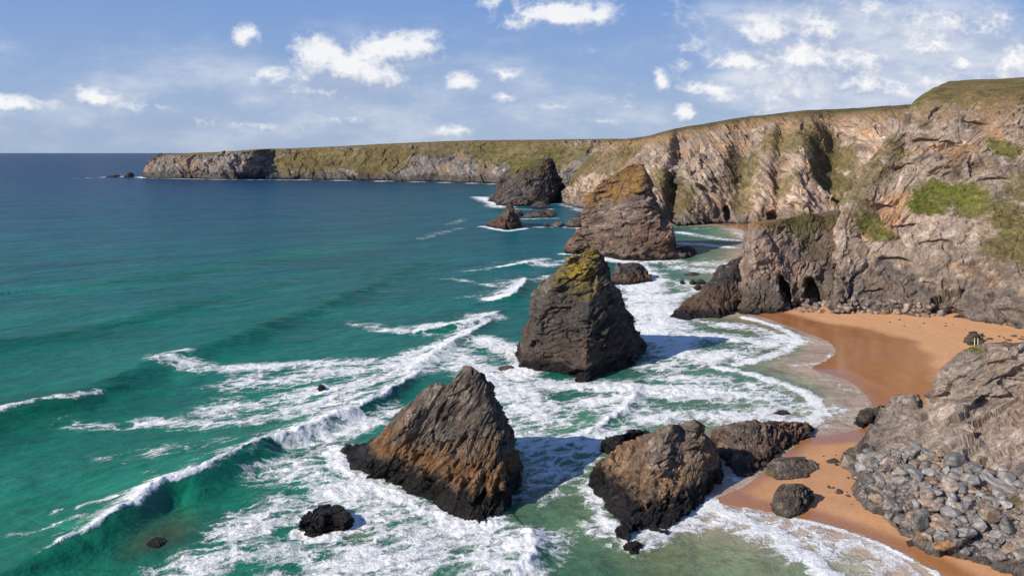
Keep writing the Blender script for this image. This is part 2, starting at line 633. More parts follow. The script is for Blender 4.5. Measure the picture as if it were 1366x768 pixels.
def stack(name, mers, ytop, res, st, seed, label, cat, mat=None, sharp=.55, dents=(), patches=(), kind=None, group=None):
    pre = [meridian(m, 0, ytop) for m in mers]
    hl = np.mean([np.linalg.norm(np.diff(P, axis=0), axis=1).sum() for P, s, _ in pre])
    nv = max(24, int(hl / res))
    tt = np.linspace(0, 1, nv)
    M = []
    for P, s, _ in pre:
        M.append(np.stack([np.interp(tt, s, P[:, k]) for k in range(3)], 1))
    M = np.array(M)                       # mers, nv, 3
    # soften along each meridian
    for _ in range(max(1, int(nv * .012))):
        M[:, 1:-1] = (M[:, :-2] + 2 * M[:, 1:-1] + M[:, 2:]) / 4
    k = len(M)
    Mc = np.concatenate([M[-1:], M, M[:2]])
    segs = [np.linalg.norm(Mc[i + 2] - Mc[i + 1], axis=-1)[: nv // 2].mean() for i in range(k)]
    G = []
    for i in range(k):
        n = max(3, int(segs[i] / res))
        f = (np.arange(n) / n)[:, None, None]
        p0, p1, p2, p3 = Mc[i], Mc[i + 1], Mc[i + 2], Mc[i + 3]
        cr = 0.5 * (2 * p1 + (p2 - p0) * f + (2 * p0 - 5 * p1 + 4 * p2 - p3) * f ** 2 + (3 * p1 - p0 - 3 * p2 + p3) * f ** 3)
        ln = p1 * (1 - f) + p2 * f
        G.append(ln * sharp + cr * (1 - sharp))
    G = np.concatenate(G).transpose(1, 0, 2)        # nv, nu, 3
    nu = G.shape[1]
    N = grid_normals(G, True)
    cen = G.mean(1, keepdims=True)
    if ((G - cen) * N).sum() < 0:
        N = -N
    rad = np.linalg.norm((G - cen)[..., :2], axis=-1)
    rmin = rad.mean(1)
    p = G.reshape(-1, 3)
    d, q = rock_disp(p, st, seed)
    d = d * (1 - .6 * cover(p, patches, seed))
    lim = np.repeat(np.maximum(.12, .55 * rmin), nu)
    topk = np.repeat(np.clip((1 - tt) / .06, .85 if rmin[-1] > 3 else .25, 1), nu)
    d = lim * np.tanh(d / lim) * topk
    n = N.reshape(-1, 3)
    n2 = n * (1, 1, .6)
    for (c, r, depth, dirv) in dents:
        dd = (((p - np.array(c)) / np.array(r)) ** 2).sum(1)
        m = 1 - sstep(np.sqrt(dd), .55, 1.0)
        p = p + m[:, None] * np.array(dirv) * depth
    V = p + n2 * d[:, None]
    Gd = V.reshape(nv, nu, 3)
    N2 = grid_normals(Gd, True)
    if (N2 * N).sum() < 0:
        N2 = -N2
    col, rough = rock_col(V, q, N2.reshape(-1, 3), st, seed)
    col, ids, names = paint(V, N2.reshape(-1, 3), col, patches, seed)
    # close the summit
    top = V[-nu:].mean(0) + (0, 0, .05)
    for sh in (.66, .33):
        ring = V[(nv - 1) * nu:(nv) * nu] * sh + top * (1 - sh)
        ring = ring + np.stack([0 * ring[:, 0], 0 * ring[:, 0], fbm(ring, 2.0, 3, seed) * .35 * min(1, rmin[-1])], 1)
        V = np.vstack([V, ring])
        col = np.vstack([col, col[(nv - 1) * nu:nv * nu]])
        rough = np.concatenate([rough, rough[(nv - 1) * nu:nv * nu]])
        ids = np.concatenate([ids, ids[(nv - 1) * nu:nv * nu]])
        q = np.vstack([q, q[(nv - 1) * nu:nv * nu]])
    V = np.vstack([V, top])
    col = np.vstack([col, col[-1:]])
    rough = np.append(rough, 0)
    ids = np.append(ids, ids[-1])
    q = np.vstack([q, q[-1:]])
    Fq = grid_faces(nu, nv + 2, True)
    last = (nv + 1) * nu
    j = np.arange(nu)
    cap = np.stack([last + j, last + (j + 1) % nu, np.full(nu, len(V) - 1)], 1)
    # quads only: cap as degenerate-free quads by pairing
    Fc = []
    for a in range(0, nu - 1, 2):
        Fc.append((last + a, last + a + 1, last + (a + 2) % nu, len(V) - 1))
    if nu % 2:
        Fc.append((last + nu - 1, last, last + nu // 2 * 0 + 1, len(V) - 1)) if False else None
    Fq = np.vstack([Fq, np.array(Fc)])
    o = split_obj(name, V, Fq, ids, names, mat or ROCK, np.hstack([col, rough[:, None]]), q)
    return tag(o, label, cat, group, kind)


PART_OF = {0: 'grass_patch', 1: 'grass_patch', 2: 'scrub_patch', 3: 'lichen_patch', 4: 'lichen_patch'}


def cover(V, patches, seed):
    """how far each place is overgrown, for smoothing the rock beneath"""
    m = np.zeros(len(V))
    for (c, r, kind, amt) in patches:
        if kind < 3:
            d = np.sqrt((((V - np.array(c)) / np.array(r)) ** 2).sum(1))
            m = np.maximum(m, (1 - sstep(d, .6, 1.1)) * amt)
    return m


def paint(V, n, col, patches, seed, lo=-.1, hi=.32):
    """plant cover: patches of growth at places on the rock: (centre, radii, kind, strength)"""
    ids = np.zeros(len(V), int)
    names = {}
    if not patches:
        return col, ids, names
    sz = np.mean([np.mean(p_[1]) for p_ in patches])
    e = fbm(V, sz * .7, 5, seed + 41, gain=.62)
    e2 = fbm(V, sz * .16, 4, seed + 42, gain=.6)
    for i, (c, r, kind, amt) in enumerate(patches):
        d = np.sqrt((((V - np.array(c)) / np.array(r)) ** 2).sum(1))
        ml = 1 - sstep(d + e * .75, .75, 1.0)
        m = 1 - sstep(d + e * .75 + e2 * (.45 if kind < 3 else .9), .66, 1.0)
        m = m * amt * sstep(n[:, 2] + e2 * .6, lo, hi)
        if m.max() <= 0:
            continue
        g = np.where(m > 0)[0]
        gc = grass_col(V[g], seed, kind, max(.5, sz / 10))
        col[g] = col[g] * (1 - m[g][:, None]) + gc * m[g][:, None]
        ids[ml > .5] = i + 1
        names[i + 1] = PART_OF[kind]
    return col, ids, names


def cliff(name, cols, res, st, seed, label, cat, mat=None, edge_row=5, dents=(), patches=(), turf=(5, .35, 1), kind='structure', rowcap=None, smoothrows=0.0, lip=1.0):
    C = np.array([[W3(*a) for a in c] for c in cols])       # columns, rows, 3
    R = C.shape[1]
    low = C[:, 0].copy()
    low[:, 2] = np.minimum(low[:, 2], 0) - 2.0
    tv = []
    for i in range(R - 1):
        L = np.linalg.norm(C[:, i + 1] - C[:, i], axis=-1).mean()
        rr = res if i < edge_row else res * (2.5 if i == edge_row else 8)
        n = max(3, int(L / rr))
        tv.append(i + np.arange(n) / n)
    tv = np.concatenate(tv + [[R - 1.0]])
    tu = ramp_t(C[:, :edge_row + 1], res)
    A = crom(C.transpose(1, 0, 2), tv)                      # nv, columns, 3
    G = crom(A.transpose(1, 0, 2), tu).transpose(1, 0, 2)   # nv, nu, 3
    skirt = G[0].copy()
    skirt[:, 2] = -3
    skirt[:, 1] -= .5
    G = np.concatenate([skirt[None], G])
    tv = np.concatenate([[-.2], tv])
    nv, nu = G.shape[:2]
    N = grid_normals(G, False)
    if (N * (np.array([0, 0, H]) - G)).sum() < 0:
        N = -N
    p = G.reshape(-1, 3)
    vv = np.repeat(tv, nu)
    d, q = rock_disp(p, st, seed)
    onf = 1 - sstep(vv + fbm(p, 12, 3, seed + 9) * .25, edge_row - .45, edge_row + .05)
    cv = cover(p, patches, seed)
    d = d * (onf * .93 + .02) * (1 - .65 * cv)
    d = d + np.maximum(cv, (1 - onf) * .4) * res * (1.3 * fbm(p, res * 4.5, 3, seed + 24) + 1.5 * fbm(p, res * 14, 3, seed + 25))
    d = d + (1 - onf) * fbm(p, 25, 4, seed + 8) * 1.0 * lip
    n = N.reshape(-1, 3)
    for (c, r, depth, dirv) in dents:
        dd = (((p - np.array(c)) / np.array(r)) ** 2).sum(1)
        m = 1 - sstep(np.sqrt(dd), .5, 1.0)
        p = p + m[:, None] * np.array(dirv) * depth
    # growth patches lie smoother than bare rock
    V = p + n * d[:, None]
    N2 = grid_normals(V.reshape(nv, nu, 3), False)
    if (N2 * N).sum() < 0:
        N2 = -N2
    n2 = N2.reshape(-1, 3)
    col, rough = rock_col(V, q, n2, st, seed)
    col, ids, names = paint(V, n2, col, patches, seed, -.35, .12)
    e = fbm(V, 5, 4, seed + 44)
    # ochre weathered soil along the brink, then turf
    brink = sstep(vv + e * .7, edge_row - .75, edge_row - .2) * st.get('brink', .6)
    col = col * (1 - brink[:, None]) + np.array((.30, .185, .085)) * (1 + e)[:, None] * brink[:, None]
    tm = sstep(vv + e * .35, edge_row - .02 - turf[1], edge_row + .1 - turf[1] * .3) * turf[2]
    ids[tm > .5] = 900
    names[900] = 'turf'
    col = col * (1 - tm[:, None]) + grass_col(V, seed, turf[0], 2.0) * tm[:, None]
    rough = rough * (1 - tm)
    o = split_obj(name, V, grid_faces(nu, nv, False), ids, names, mat or ROCK, np.hstack([col, rough[:, None]]), q)
    return tag(o, label, cat, None, kind)


# ------------------------------------------------------------------ shore and sand
SHORE = [(885, 298), (925, 299), (962, 300), (988, 306), (1000, 318), (1003, 330), (992, 345), (985, 395), (988, 416), (1008, 421), (1030, 427),
         (1062, 439), (1100, 454), (1114, 470), (1097, 482), (1084, 492), (1122, 505), (1147, 520), (1162, 541), (1156, 566),
         (1120, 579), (1085, 583), (1060, 592), (1005, 640), (955, 664), (946, 672), (1000, 679), (1050, 689), (1110, 702), (1180, 727), (1262, 770), (1330, 812), (1420, 900), (1600, 1050)]
shore = sea_xy(SHORE)
poly = np.vstack([shore, [(300, 40), (700, 200), (700, 700), (300, 620), (120, 560)]])


def seg_dist(P, a, b):
    d = b - a
    t = np.clip(((P - a) @ d) / max(d @ d, 1e-9), 0, 1)
    return np.linalg.norm(P - a - t[:, None] * d, axis=1)


def in_poly(P, poly):
    x, y = P[:, 0], P[:, 1]
    ins = np.zeros(len(P), bool)
    n = len(poly)
    for i in range(n):
        x1, y1 = poly[i]
        x2, y2 = poly[(i + 1) % n]
        c = ((y1 > y) != (y2 > y))
        with np.errstate(divide='ignore', invalid='ignore'):
            xi = (x2 - x1) * (y - y1) / (y2 - y1 + 1e-12) + x1
        ins ^= c & (x < xi)
    return ins


def smooth_line(pts, n=6):
    pts = np.asarray(pts, float)
    return crom(pts, np.linspace(0, len(pts) - 1, (len(pts) - 1) * n + 1))


shore_s = smooth_line(shore, 4)
poly_s = np.vstack([shore_s, [(300, 40), (700, 200), (700, 700), (300, 620), (120, 560)]])


def shore_dist(P):
    """signed distance to the waterline, positive out to sea"""
    d = np.full(len(P), 1e9)
    for a, b in zip(shore_s[:-1], shore_s[1:]):
        d = np.minimum(d, seg_dist(P, a, b))
    return np.where(in_poly(P, poly_s), -d, d)


DRY = [(1050, 418), (1110, 433), (1160, 441), (1213, 455), (1244, 482), (1256, 520), (1235, 560), (1400, 600), (1500, 420), (1300, 395), (1100, 400)]
dry = sea_xy(DRY)
DRY2 = [(1075, 592), (1030, 628), (985, 655), (1010, 668), (1080, 682), (1150, 705), (1230, 735), (1310, 778), (1500, 800), (1400, 600), (1180, 585), (1120, 588)]
dry2 = sea_xy(DRY2)

xs = np.arange(-6, 262, .6)
ys = np.arange(62, 600, .6)
GX, GY = np.meshgrid(xs, ys)
P2 = np.stack([GX.ravel(), GY.ravel()], 1)
sd = np.full(len(P2), 60.0)
near = (P2[:, 0] > -5)
sd[near] = shore_dist(P2[near])
p3 = np.stack([P2[:, 0], P2[:, 1], 0 * P2[:, 0]], 1)
inl = np.maximum(-sd, 0)
z = np.where(sd > 0, -.06 * sd, .022 * inl)
z = np.minimum(z, 2.2) + .10 * fbm(p3, 14, 3, 3) * sstep(inl, 0, 6) + .02 * fbm(p3, 1.5, 3, 4)
z = np.maximum(z, -6)


def poly_signed(P, pl):
    d = np.full(len(P), 1e9)
    for a, b in zip(pl, np.roll(pl, -1, 0)):
        d = np.minimum(d, seg_dist(P, a, b))
    return np.where(in_poly(P, pl), d, -d)


e = fbm(p3, 12, 4, 6) * 4 + fbm(p3, 2.5, 3, 7) * 1.2
dryness = np.maximum(sstep(poly_signed(P2, dry) + e, -3, 3.0), .72 * sstep(poly_signed(P2, dry2) + e * .35, -.5, 2.0))
sc = lerp((.375, .160, .063), (.605, .326, .164), dryness)
sc = sc * (1 + .12 * fbm(p3, 5, 4, 8) + .10 * fbm(p3 * (1, .4, 1), .8, 3, 9))[:, None]
tl_ = np.stack([inl + 3.0 * fbm(p3, 16, 3, 10), 0 * inl, 0 * inl], 1)
sc = sc * (1 + .16 * fbm(tl_, 3.2, 3, 12) + .10 * fbm(p3, 22, 3, 13))[:, None]
wetm = (1 - dryness)


def sand_material():
    m, t = new_mat('wet_and_dry_sand')
    at = t.n('ShaderNodeAttribute', attribute_name='col')
    pos = t.n('ShaderNodeNewGeometry').outputs['Position']
    n1 = t.noise(pos, 2.0, 6, .6)
    n2 = t.noise(pos, 14, 4, .7)
    f = t.math('MULTIPLY', t.rng(n1, .3, .7, .9, 1.1, False), t.rng(n2, .3, .7, .9, 1.1, False))
    sn = t.vmath('SCALE', at.outputs['Color']).node
    t.t.links.new(f, sn.inputs['Scale'])
    rg = t.rng(at.outputs['Alpha'], .2, .85, .75, .09, False)
    bs = t.mixf(at.outputs['Alpha'], .10, .012)
    bp = t.n('ShaderNodeBump', {'Strength': .6, 'Distance': bs, 'Height': t.math('MULTIPLY_ADD', n2, .4, n1)})
    b = t.n('ShaderNodeBsdfPrincipled', {'Base Color': sn.outputs[0], 'Roughness': rg, 'Specular IOR Level': t.mixf(at.outputs['Alpha'], .15, .42), 'Normal': bp.outputs[0]})
    finish(t, b.outputs[0])
    return m


SAND = sand_material()
beach = mesh_obj('beach', np.stack([P2[:, 0], P2[:, 1], z], 1), grid_faces(len(xs), len(ys), False), SAND, col=np.hstack([sc, wetm[:, None]]))
tag(beach, 'orange sand beach, wet and shining near the waves and dry under the cliffs', 'beach', kind='structure')


# ------------------------------------------------------------------ sea
py_rows = np.concatenate([np.arange(900, 240, -.95), np.arange(240, 210, -.5), np.arange(210, 205.5, -.25), [205.2, 204.8, 204.5, 204.35]])
Yr = H * F / (py_rows - HY)
sl_ = np.concatenate([np.linspace(-1.5, -.78, 90)[:-1], np.linspace(-.78, .62, 1060), np.linspace(.62, 1.2, 70)[1:]])
GY = np.repeat(Yr[:, None], len(sl_), 1)
GX = GY * sl_[None, :]
P2 = np.stack([GX.ravel(), GY.ravel()], 1)
NP = len(P2)
X, Y = P2[:, 0], P2[:, 1]
p3 = np.stack([X, Y, 0 * X], 1)
sd = np.full(NP, 500.0)
nb = (X > -75) & (X < 330) & (Y < 640)
sd[nb] = shore_dist(P2[nb])
damp = sstep(sd, 1, 26)


def stroke(pts, width, amt, arr, asym=None, mode='max', jit=0.35, seed=0):
    """lay a soft line on the water: pts are survey bearings at sea level"""
    L = smooth_line(sea_xy(pts), 5)
    lo, hi = L.min(0) - width * 4, L.max(0) + width * 4
    m = np.where((X > lo[0]) & (X < hi[0]) & (Y > lo[1]) & (Y < hi[1]))[0]
    if not len(m):
        return
    Q = P2[m]
    d = np.full(len(Q), 1e9)
    for a, b in zip(L[:-1], L[1:]):
        d = np.minimum(d, seg_dist(Q, a, b))
    d = d + width * jit * 2.6 * fbm(p3[m], max(2.0, width * 1.6), 4, 60 + seed)
    amt = amt * (.86 + .42 * fbm(p3[m], width * 3.5, 3, 160 + seed)) if amt < 1.5 else amt
    v = amt * (1 - np.clip((d - width * .1) / (width * 1.9), 0, 1) ** 1.3)
    arr[m] = np.maximum(arr[m], v) if mode == 'max' else arr[m] + v


def crest(pts, amps, back, front, z, face, wake=0, amt=1.0):
    """a wave ridge: steep on the side to the right of travel direction (shore), long on the sea side"""
    L = smooth_line(sea_xy(pts), 6)
    A = np.interp(np.linspace(0, 1, len(L)), np.linspace(0, 1, len(amps)), amps)
    wmx = max(back, front) * 3
    lo, hi = L.min(0) - wmx, L.max(0) + wmx
    m = np.where((X > lo[0]) & (X < hi[0]) & (Y > lo[1]) & (Y < hi[1]))[0]
    Q = P2[m] + np.stack([fbm(p3[m], 12, 3, 70) * 1.2, fbm(p3[m], 12, 3, 71) * 1.2], 1)
    best = np.full(len(Q), 1e9)
    sg = np.zeros(len(Q))
    am = np.zeros(len(Q))
    for i in range(len(L) - 1):
        a, b = L[i], L[i + 1]
        dv = b - a
        t = np.clip(((Q - a) @ dv) / max(dv @ dv, 1e-9), 0, 1)
        r = Q - a - t[:, None] * dv
        d = np.linalg.norm(r, axis=1)
        k = d < best
        best = np.where(k, d, best)
        sg = np.where(k, np.sign(r[:, 0] * dv[1] - r[:, 1] * dv[0]), sg)
        am = np.where(k, A[i] + (A[i + 1] - A[i]) * t, am)
    s = best
    prof = np.where(sg > 0, np.exp(-(s / front) ** 2), np.exp(-(s / back) ** 1.4))
    z[m] = np.maximum(z[m], am * prof)
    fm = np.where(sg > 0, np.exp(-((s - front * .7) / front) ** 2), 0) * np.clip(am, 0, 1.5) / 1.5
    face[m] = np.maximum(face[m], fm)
    if wake:
        t = np.where(sg > 0, -s, s) + 1.5 * fbm(p3[m], 5, 4, 72) + .6 * fbm(p3[m], 1.6, 3, 73)
        far = 1 - sstep(s, wake * 1.5, wake * 3)
        al = np.clip(.80 + .9 * fbm(p3[m], 11, 3, 74), .25, 1.0)
        f = amt * np.exp(-np.maximum(t, 0) / (wake * al)) * sstep(t, -1.3, -.1) * sstep(am, .15, .6) * far * (.75 + .25 * al)
        FOAM[m] = np.maximum(FOAM[m], f)


zs = np.zeros(NP)
face = np.zeros(NP)
FOAM = np.zeros(NP)
crest([(-60, 810), (20, 770), (60, 752), (98, 737)], [1.0, 1.4, 1.8, 2.0], 9, 3.0, zs, face)
crest([(90, 740), (120, 727), (150, 711), (186, 690), (218, 667), (256, 654)], [1.4, 2.3, 2.7, 2.8, 2.9, 2.8], 9, 2.6, zs, face, 3.0, 1.0)
crest([(256, 654), (300, 630), (345, 607)], [2.8, 3.0, 2.7], 9, 3.4, zs, face, .8, .85)
crest([(336, 611), (352, 601), (420, 577), (500, 541), (545, 512), (562, 496)], [2.4, 2.1, 1.9, 1.7, 1.2, .4], 8, 2.0, zs, face, 6.0, .95)
crest([(530, 508), (572, 482), (602, 462), (632, 444), (658, 428)], [.3, 1.0, 1.2, 1.0, .4], 7, 2.0, zs, face, 6.5, 1.0)
crest([(-90, 580), (0, 558), (40, 549), (110, 530), (215, 487), (300, 459), (400, 420), (480, 388), (545, 358), (600, 335)], [2.2, 2.5, 2.4, 2.4, 2.3, 2.1, 2.0, 1.8, 1.4, .2], 13, 6.0, zs, face)
crest([(545, 444), (600, 438), (640, 431), (662, 421)], [.3, 1.4, 1.7, .8], 7, 2.4, zs, face, 8, 1.0)
crest([(-80, 470), (60, 450), (200, 420), (330, 385), (450, 350)], [1.6, 1.6, 1.4, 1.1, .1], 16, 8, zs, face)
crest([(100, 380), (260, 360), (400, 335), (520, 310)], [.9, 1.3, 1.3, .3], 28, 14, zs, face)
crest([(655, 403), (684, 397), (695, 386), (702, 374)], [.5, 1.8, 1.6, .5], 7, 3, zs, face, 9, 1.0)
crest([(668, 358), (706, 353), (726, 349)], [.4, 1.8, .7], 7, 3, zs, face, 10, 1.0)
crest([(590, 795), (672, 773), (702, 757), (716, 732), (698, 706)], [.5, .9, 1.1, 1.0, .4], 6, 1.6, zs, face, 4.0, 1.0)
crest([(720, 602), (770, 590), (815, 563), (838, 545), (853, 514)], [.2, .6, .8, .7, .4], 5, 1.4, zs, face, 4.5, .98)
crest([(300, 580), (380, 558), (470, 524), (530, 492)], [.2, .7, .8, .3], 5, 2.2, zs, face, 4.5, .75)

# swell and chop: crests run across the bay
rot = np.stack([X * .90 + Y * .43, -X * .43 + Y * .90, 0 * X], 1)
amp_fade = np.clip(300 / Y, .0, 1)
zs += .55 * fbm(rot * (.35, 1, 1), 26, 3, 80) * np.clip(900 / Y, 0, 1)
zs += .34 * fbm(rot * (.5, 1, 1), 7, 3, 81) * amp_fade
zs += .16 * fbm(rot * (.6, 1, 1), 2.6, 3, 82) * np.clip(170 / Y, 0, 1)
zs *= (.06 + .94 * damp)

B = FOAM
st = lambda pts, wd, am, seed=[0]: (seed.__setitem__(0, seed[0] + 1), stroke(pts, wd, am, B, seed=seed[0]))
# breaker A and its wake
st([(215, 486), (300, 492), (420, 486), (520, 482), (600, 460)], 3.2, .78)
st([(330, 510), (440, 500), (560, 490)], 5.5, .80)
st([(200, 563), (280, 568), (350, 562), (440, 545), (520, 520)], 2.6, .78)
st([(300, 545), (400, 530), (500, 510), (570, 480)], 5.0, .78)
st([(70, 562), (150, 572), (220, 568)], 1.8, .5)
st([(150, 612), (210, 605), (300, 598), (380, 585)], 2.2, .52)
st([(200, 640), (260, 630), (310, 612)], 1.5, .42)
st([(60, 690), (115, 685), (150, 680)], .9, .62)
st([(10, 722), (60, 715), (110, 705)], 1.0, .52)
st([(0, 560), (28, 553), (45, 549)], 1.0, .8)
st([(60, 545), (95, 540), (130, 532)], 1.0, .62)
st([(215, 484), (250, 478)], 1.2, .75)
st([(510, 440), (560, 436), (625, 432), (660, 424)], 2.6, .72)
st([(470, 432), (540, 442), (590, 448)], 2.5, .6)
st([(690, 376), (720, 372), (740, 368)], 3, .7)
st([(600, 372), (640, 378), (680, 385)], 2.5, .55)
st([(700, 352), (740, 352), (780, 345)], 5, .75)
st([(620, 362), (660, 357)], 2, .5)
# round the foreground stack
st([(445, 600), (470, 635), (530, 662), (592, 694), (625, 708), (655, 700)], 2.6, 1.0)
st([(400, 590), (440, 580), (470, 570), (520, 550)], 4.0, .82)
st([(395, 625), (450, 650), (540, 690), (600, 722), (680, 730)], 5.5, .80)
st([(330, 705), (400, 668), (460, 675), (540, 715)], 4.0, .78)
st([(270, 752), (340, 735), (420, 740), (520, 745), (620, 750), (690, 755)], 4.5, .76)
st([(300, 770), (420, 765), (560, 770)], 3.5, .62)
st([(398, 712), (425, 719), (455, 710), (470, 690), (430, 678), (398, 695)], 1.3, .95)
st([(640, 720), (690, 735)], 4, .85)
st([(380, 545), (440, 560), (480, 560)], 3, .8)
# between the stacks
st([(600, 470), (640, 495), (690, 530), (720, 560)], 6.0, .84)
st([(640, 455), (690, 470), (690, 500)], 5.0, .95)
st([(670, 500), (730, 512), (790, 516), (850, 520)], 4.0, .92)
st([(700, 540), (760, 545), (830, 535)], 5.5, .80)
st([(655, 540), (700, 590), (730, 640)], 6, .70)
st([(740, 610), (790, 600), (840, 575)], 3.0, .80)
st([(695, 585), (720, 615), (760, 625)], 4, .72)
# between the second stack and the beach
st([(800, 345), (850, 352), (872, 372), (868, 390)], 5, 1.0)
st([(835, 378), (870, 395), (880, 430), (870, 455)], 7.0, 1.0)
st([(845, 395), (862, 420), (868, 445)], 5, 1.0)
st([(880, 400), (900, 440), (905, 470)], 7, .88)
st([(900, 375), (930, 385), (900, 400)], 6, .70)
st([(860, 345), (920, 352), (960, 350)], 9, .62)
st([(905, 445), (960, 450), (1010, 455)], 5, .82)
st([(880, 490), (930, 480), (1000, 470), (1050, 452)], 5, .82)
st([(995, 424), (1030, 433), (1058, 447), (1060, 456), (1040, 470), (985, 486)], 1.6, 1.0)
st([(960, 432), (1010, 438), (1045, 450)], 4, .80)
st([(960, 490), (1010, 502), (1060, 518), (1094, 542), (1086, 558), (1062, 566)], 1.7, 1.05)
st([(870, 520), (940, 525), (1010, 530), (1070, 545)], 6, .80)
st([(850, 555), (930, 555), (1040, 552)], 4.5, .80)
st([(880, 505), (950, 505), (1020, 515)], 4, .72)
st([(1110, 472), (1098, 483), (1060, 487)], .8, .62)
st([(1145, 522), (1160, 541), (1155, 560)], .5, .45)
st([(1090, 500), (1120, 512), (1135, 530)], 1.2, .35)
# lower right swash
st([(944, 672), (985, 690), (1035, 710), (1075, 742), (1115, 775)], 1.5, 1.05)
st([(960, 680), (1020, 705), (1060, 740)], 2.4, .80)
st([(1010, 686), (1080, 715), (1130, 745), (1180, 775)], 3.0, .68)
st([(1050, 690), (1110, 703), (1180, 728), (1262, 771)], .45, .9)
st([(1100, 715), (1170, 735), (1240, 775)], 2.0, .64)
st([(860, 712), (910, 700), (960, 695), (1030, 720)], 2.6, .70)
st([(785, 640), (800, 685), (822, 705), (850, 730), (880, 712), (925, 690), (945, 668)], 1.6, .80)
st([(770, 690), (810, 720), (850, 740)], 1.2, .55)
st([(745, 640), (775, 625), (800, 605)], 2.5, .75)
st([(960, 640), (972, 636), (985, 640)], .8, .8)
# far water
st([(190, 237.6), (300, 239.6), (400, 240), (520, 241.8), (640, 244.8), (700, 247.5)], 7, .92)
st([(140, 236), (170, 235.5), (192, 237)], 8, .95)
st([(100, 238), (135, 237), (160, 236)], 6, .7)
st([(640, 263), (655, 268), (672, 276)], 9, .98)
st([(650, 276), (690, 279), (735, 279)], 4, .72)
st([(645, 302), (675, 308), (700, 305)], 3, .9)
st([(700, 292), (742, 291)], 3, .8)
st([(720, 303), (756, 303), (775, 305)], 3.5, .8)
st([(745, 272), (762, 275), (775, 282)], 6, .6)
st([(560, 318), (590, 310), (612, 305)], 4, .45)
st([(600, 300), (620, 292)], 4, .45)
st([(750, 339), (790, 341), (835, 350), (905, 348)], 2.5, .98)
st([(905, 310), (945, 316), (985, 322)], 6, .72)
st([(908, 325), (950, 327), (975, 330)], 4, .92)
st([(925, 305), (975, 306), (995, 318)], 4, .55)
st([(900, 356), (950, 362), (985, 360)], 7, .7)
st([(893, 428), (910, 431), (950, 428)], 2, .85)

# water colour from depth and distance (body colour of the water itself)
wob = fbm(p3, 60, 4, 90)
lg = np.log(Y) + .10 * wob
stops = [(math.log(80), (.016, .165, .100)), (math.log(135), (.010, .150, .098)), (math.log(220), (.006, .122, .098)), (math.log(420), (.006, .092, .102)),
         (math.log(800), (.004, .055, .096)), (math.log(1500), (.004, .035, .086)), (math.log(5000), (.004, .025, .072)), (math.log(120000), (.006, .028, .075))]
T = np.stack([np.interp(lg, [s[0] for s in stops], [s[1][k] for s in stops]) for k in range(3)], 1)
# lighter teal towards the cliffs in the bay
tl = np.exp(-((X + .06 * Y - 20) / (60 + .10 * Y)) ** 2) * sstep(Y, 300, 700) * (1 - sstep(Y, 900, 1500)) * .5
T = T * (1 - tl[:, None]) + np.array((.008, .105, .100)) * tl[:, None]
s2 = sd + 7 * fbm(p3, 18, 4, 91)
g1 = (1 - sstep(s2, 14, 62)) * .92
T = T * (1 - g1[:, None]) + np.array((.085, .195, .120)) * g1[:, None]
g2 = (1 - sstep(s2, 6, 26)) * .85
T = T * (1 - g2[:, None]) + np.array((.235, .255, .160)) * g2[:, None]
g3 = 1 - sstep(sd + 1.6 * fbm(p3, 6, 3, 92), 1.5, 14)
T = T * (1 - g3[:, None]) + np.array((.44, .325, .245)) * g3[:, None]
for (pts, wd, am, c) in [([(190, 728), (230, 720)], 2.6, .6, (.03, .022, .018)), ([(205, 712), (225, 700)], 3, .5, (.10, .075, .03)), ([(460, 560), (430, 600)], 3, .4, (.09, .12, .05)),
                         ([(440, 712), (470, 712)], 1.6, .7, (.20, .17, .08)), ([(700, 690), (760, 660), (800, 720)], 9, .55, (.085, .125, .05)), ([(900, 750), (1000, 745)], 5, .5, (.20, .19, .09)),
                         ([(1000, 430), (1020, 436)], 5, .5, (.17, .15, .05)), ([(940, 430), (1000, 440)], 5, .55, (.13, .16, .07)), ([(820, 536), (860, 500)], 6, .3, (.06, .14, .08)), ([(880, 345), (910, 350)], 8, .5, (.13, .15, .05))]:
    t_ = np.zeros(NP)
    stroke(pts, wd, am, t_)
    T = T * (1 - t_[:, None]) + np.array(c) * t_[:, None]
# wave faces: darker green of the side turned from the sun, painted into the colour
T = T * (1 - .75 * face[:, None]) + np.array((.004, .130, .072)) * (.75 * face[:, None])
T = T * (1 + .42 * fbm(rot * (.35, 1, 1), 34, 4, 93) + .24 * fbm(rot * (.3, 1, 1), 6, 3, 94))[:, None]
# foam stands up
zs += FOAM ** 2 * (.34 + .85 * fbm(p3, 1.9, 4, 95)) * np.clip(damp + .15, 0, 1) * np.clip(160 / Y, .3, 1)
FOAM = np.interp(FOAM, [0, .3, .5, .8, .9, 1.05], [0, .25, .44, .73, .84, 1.02])


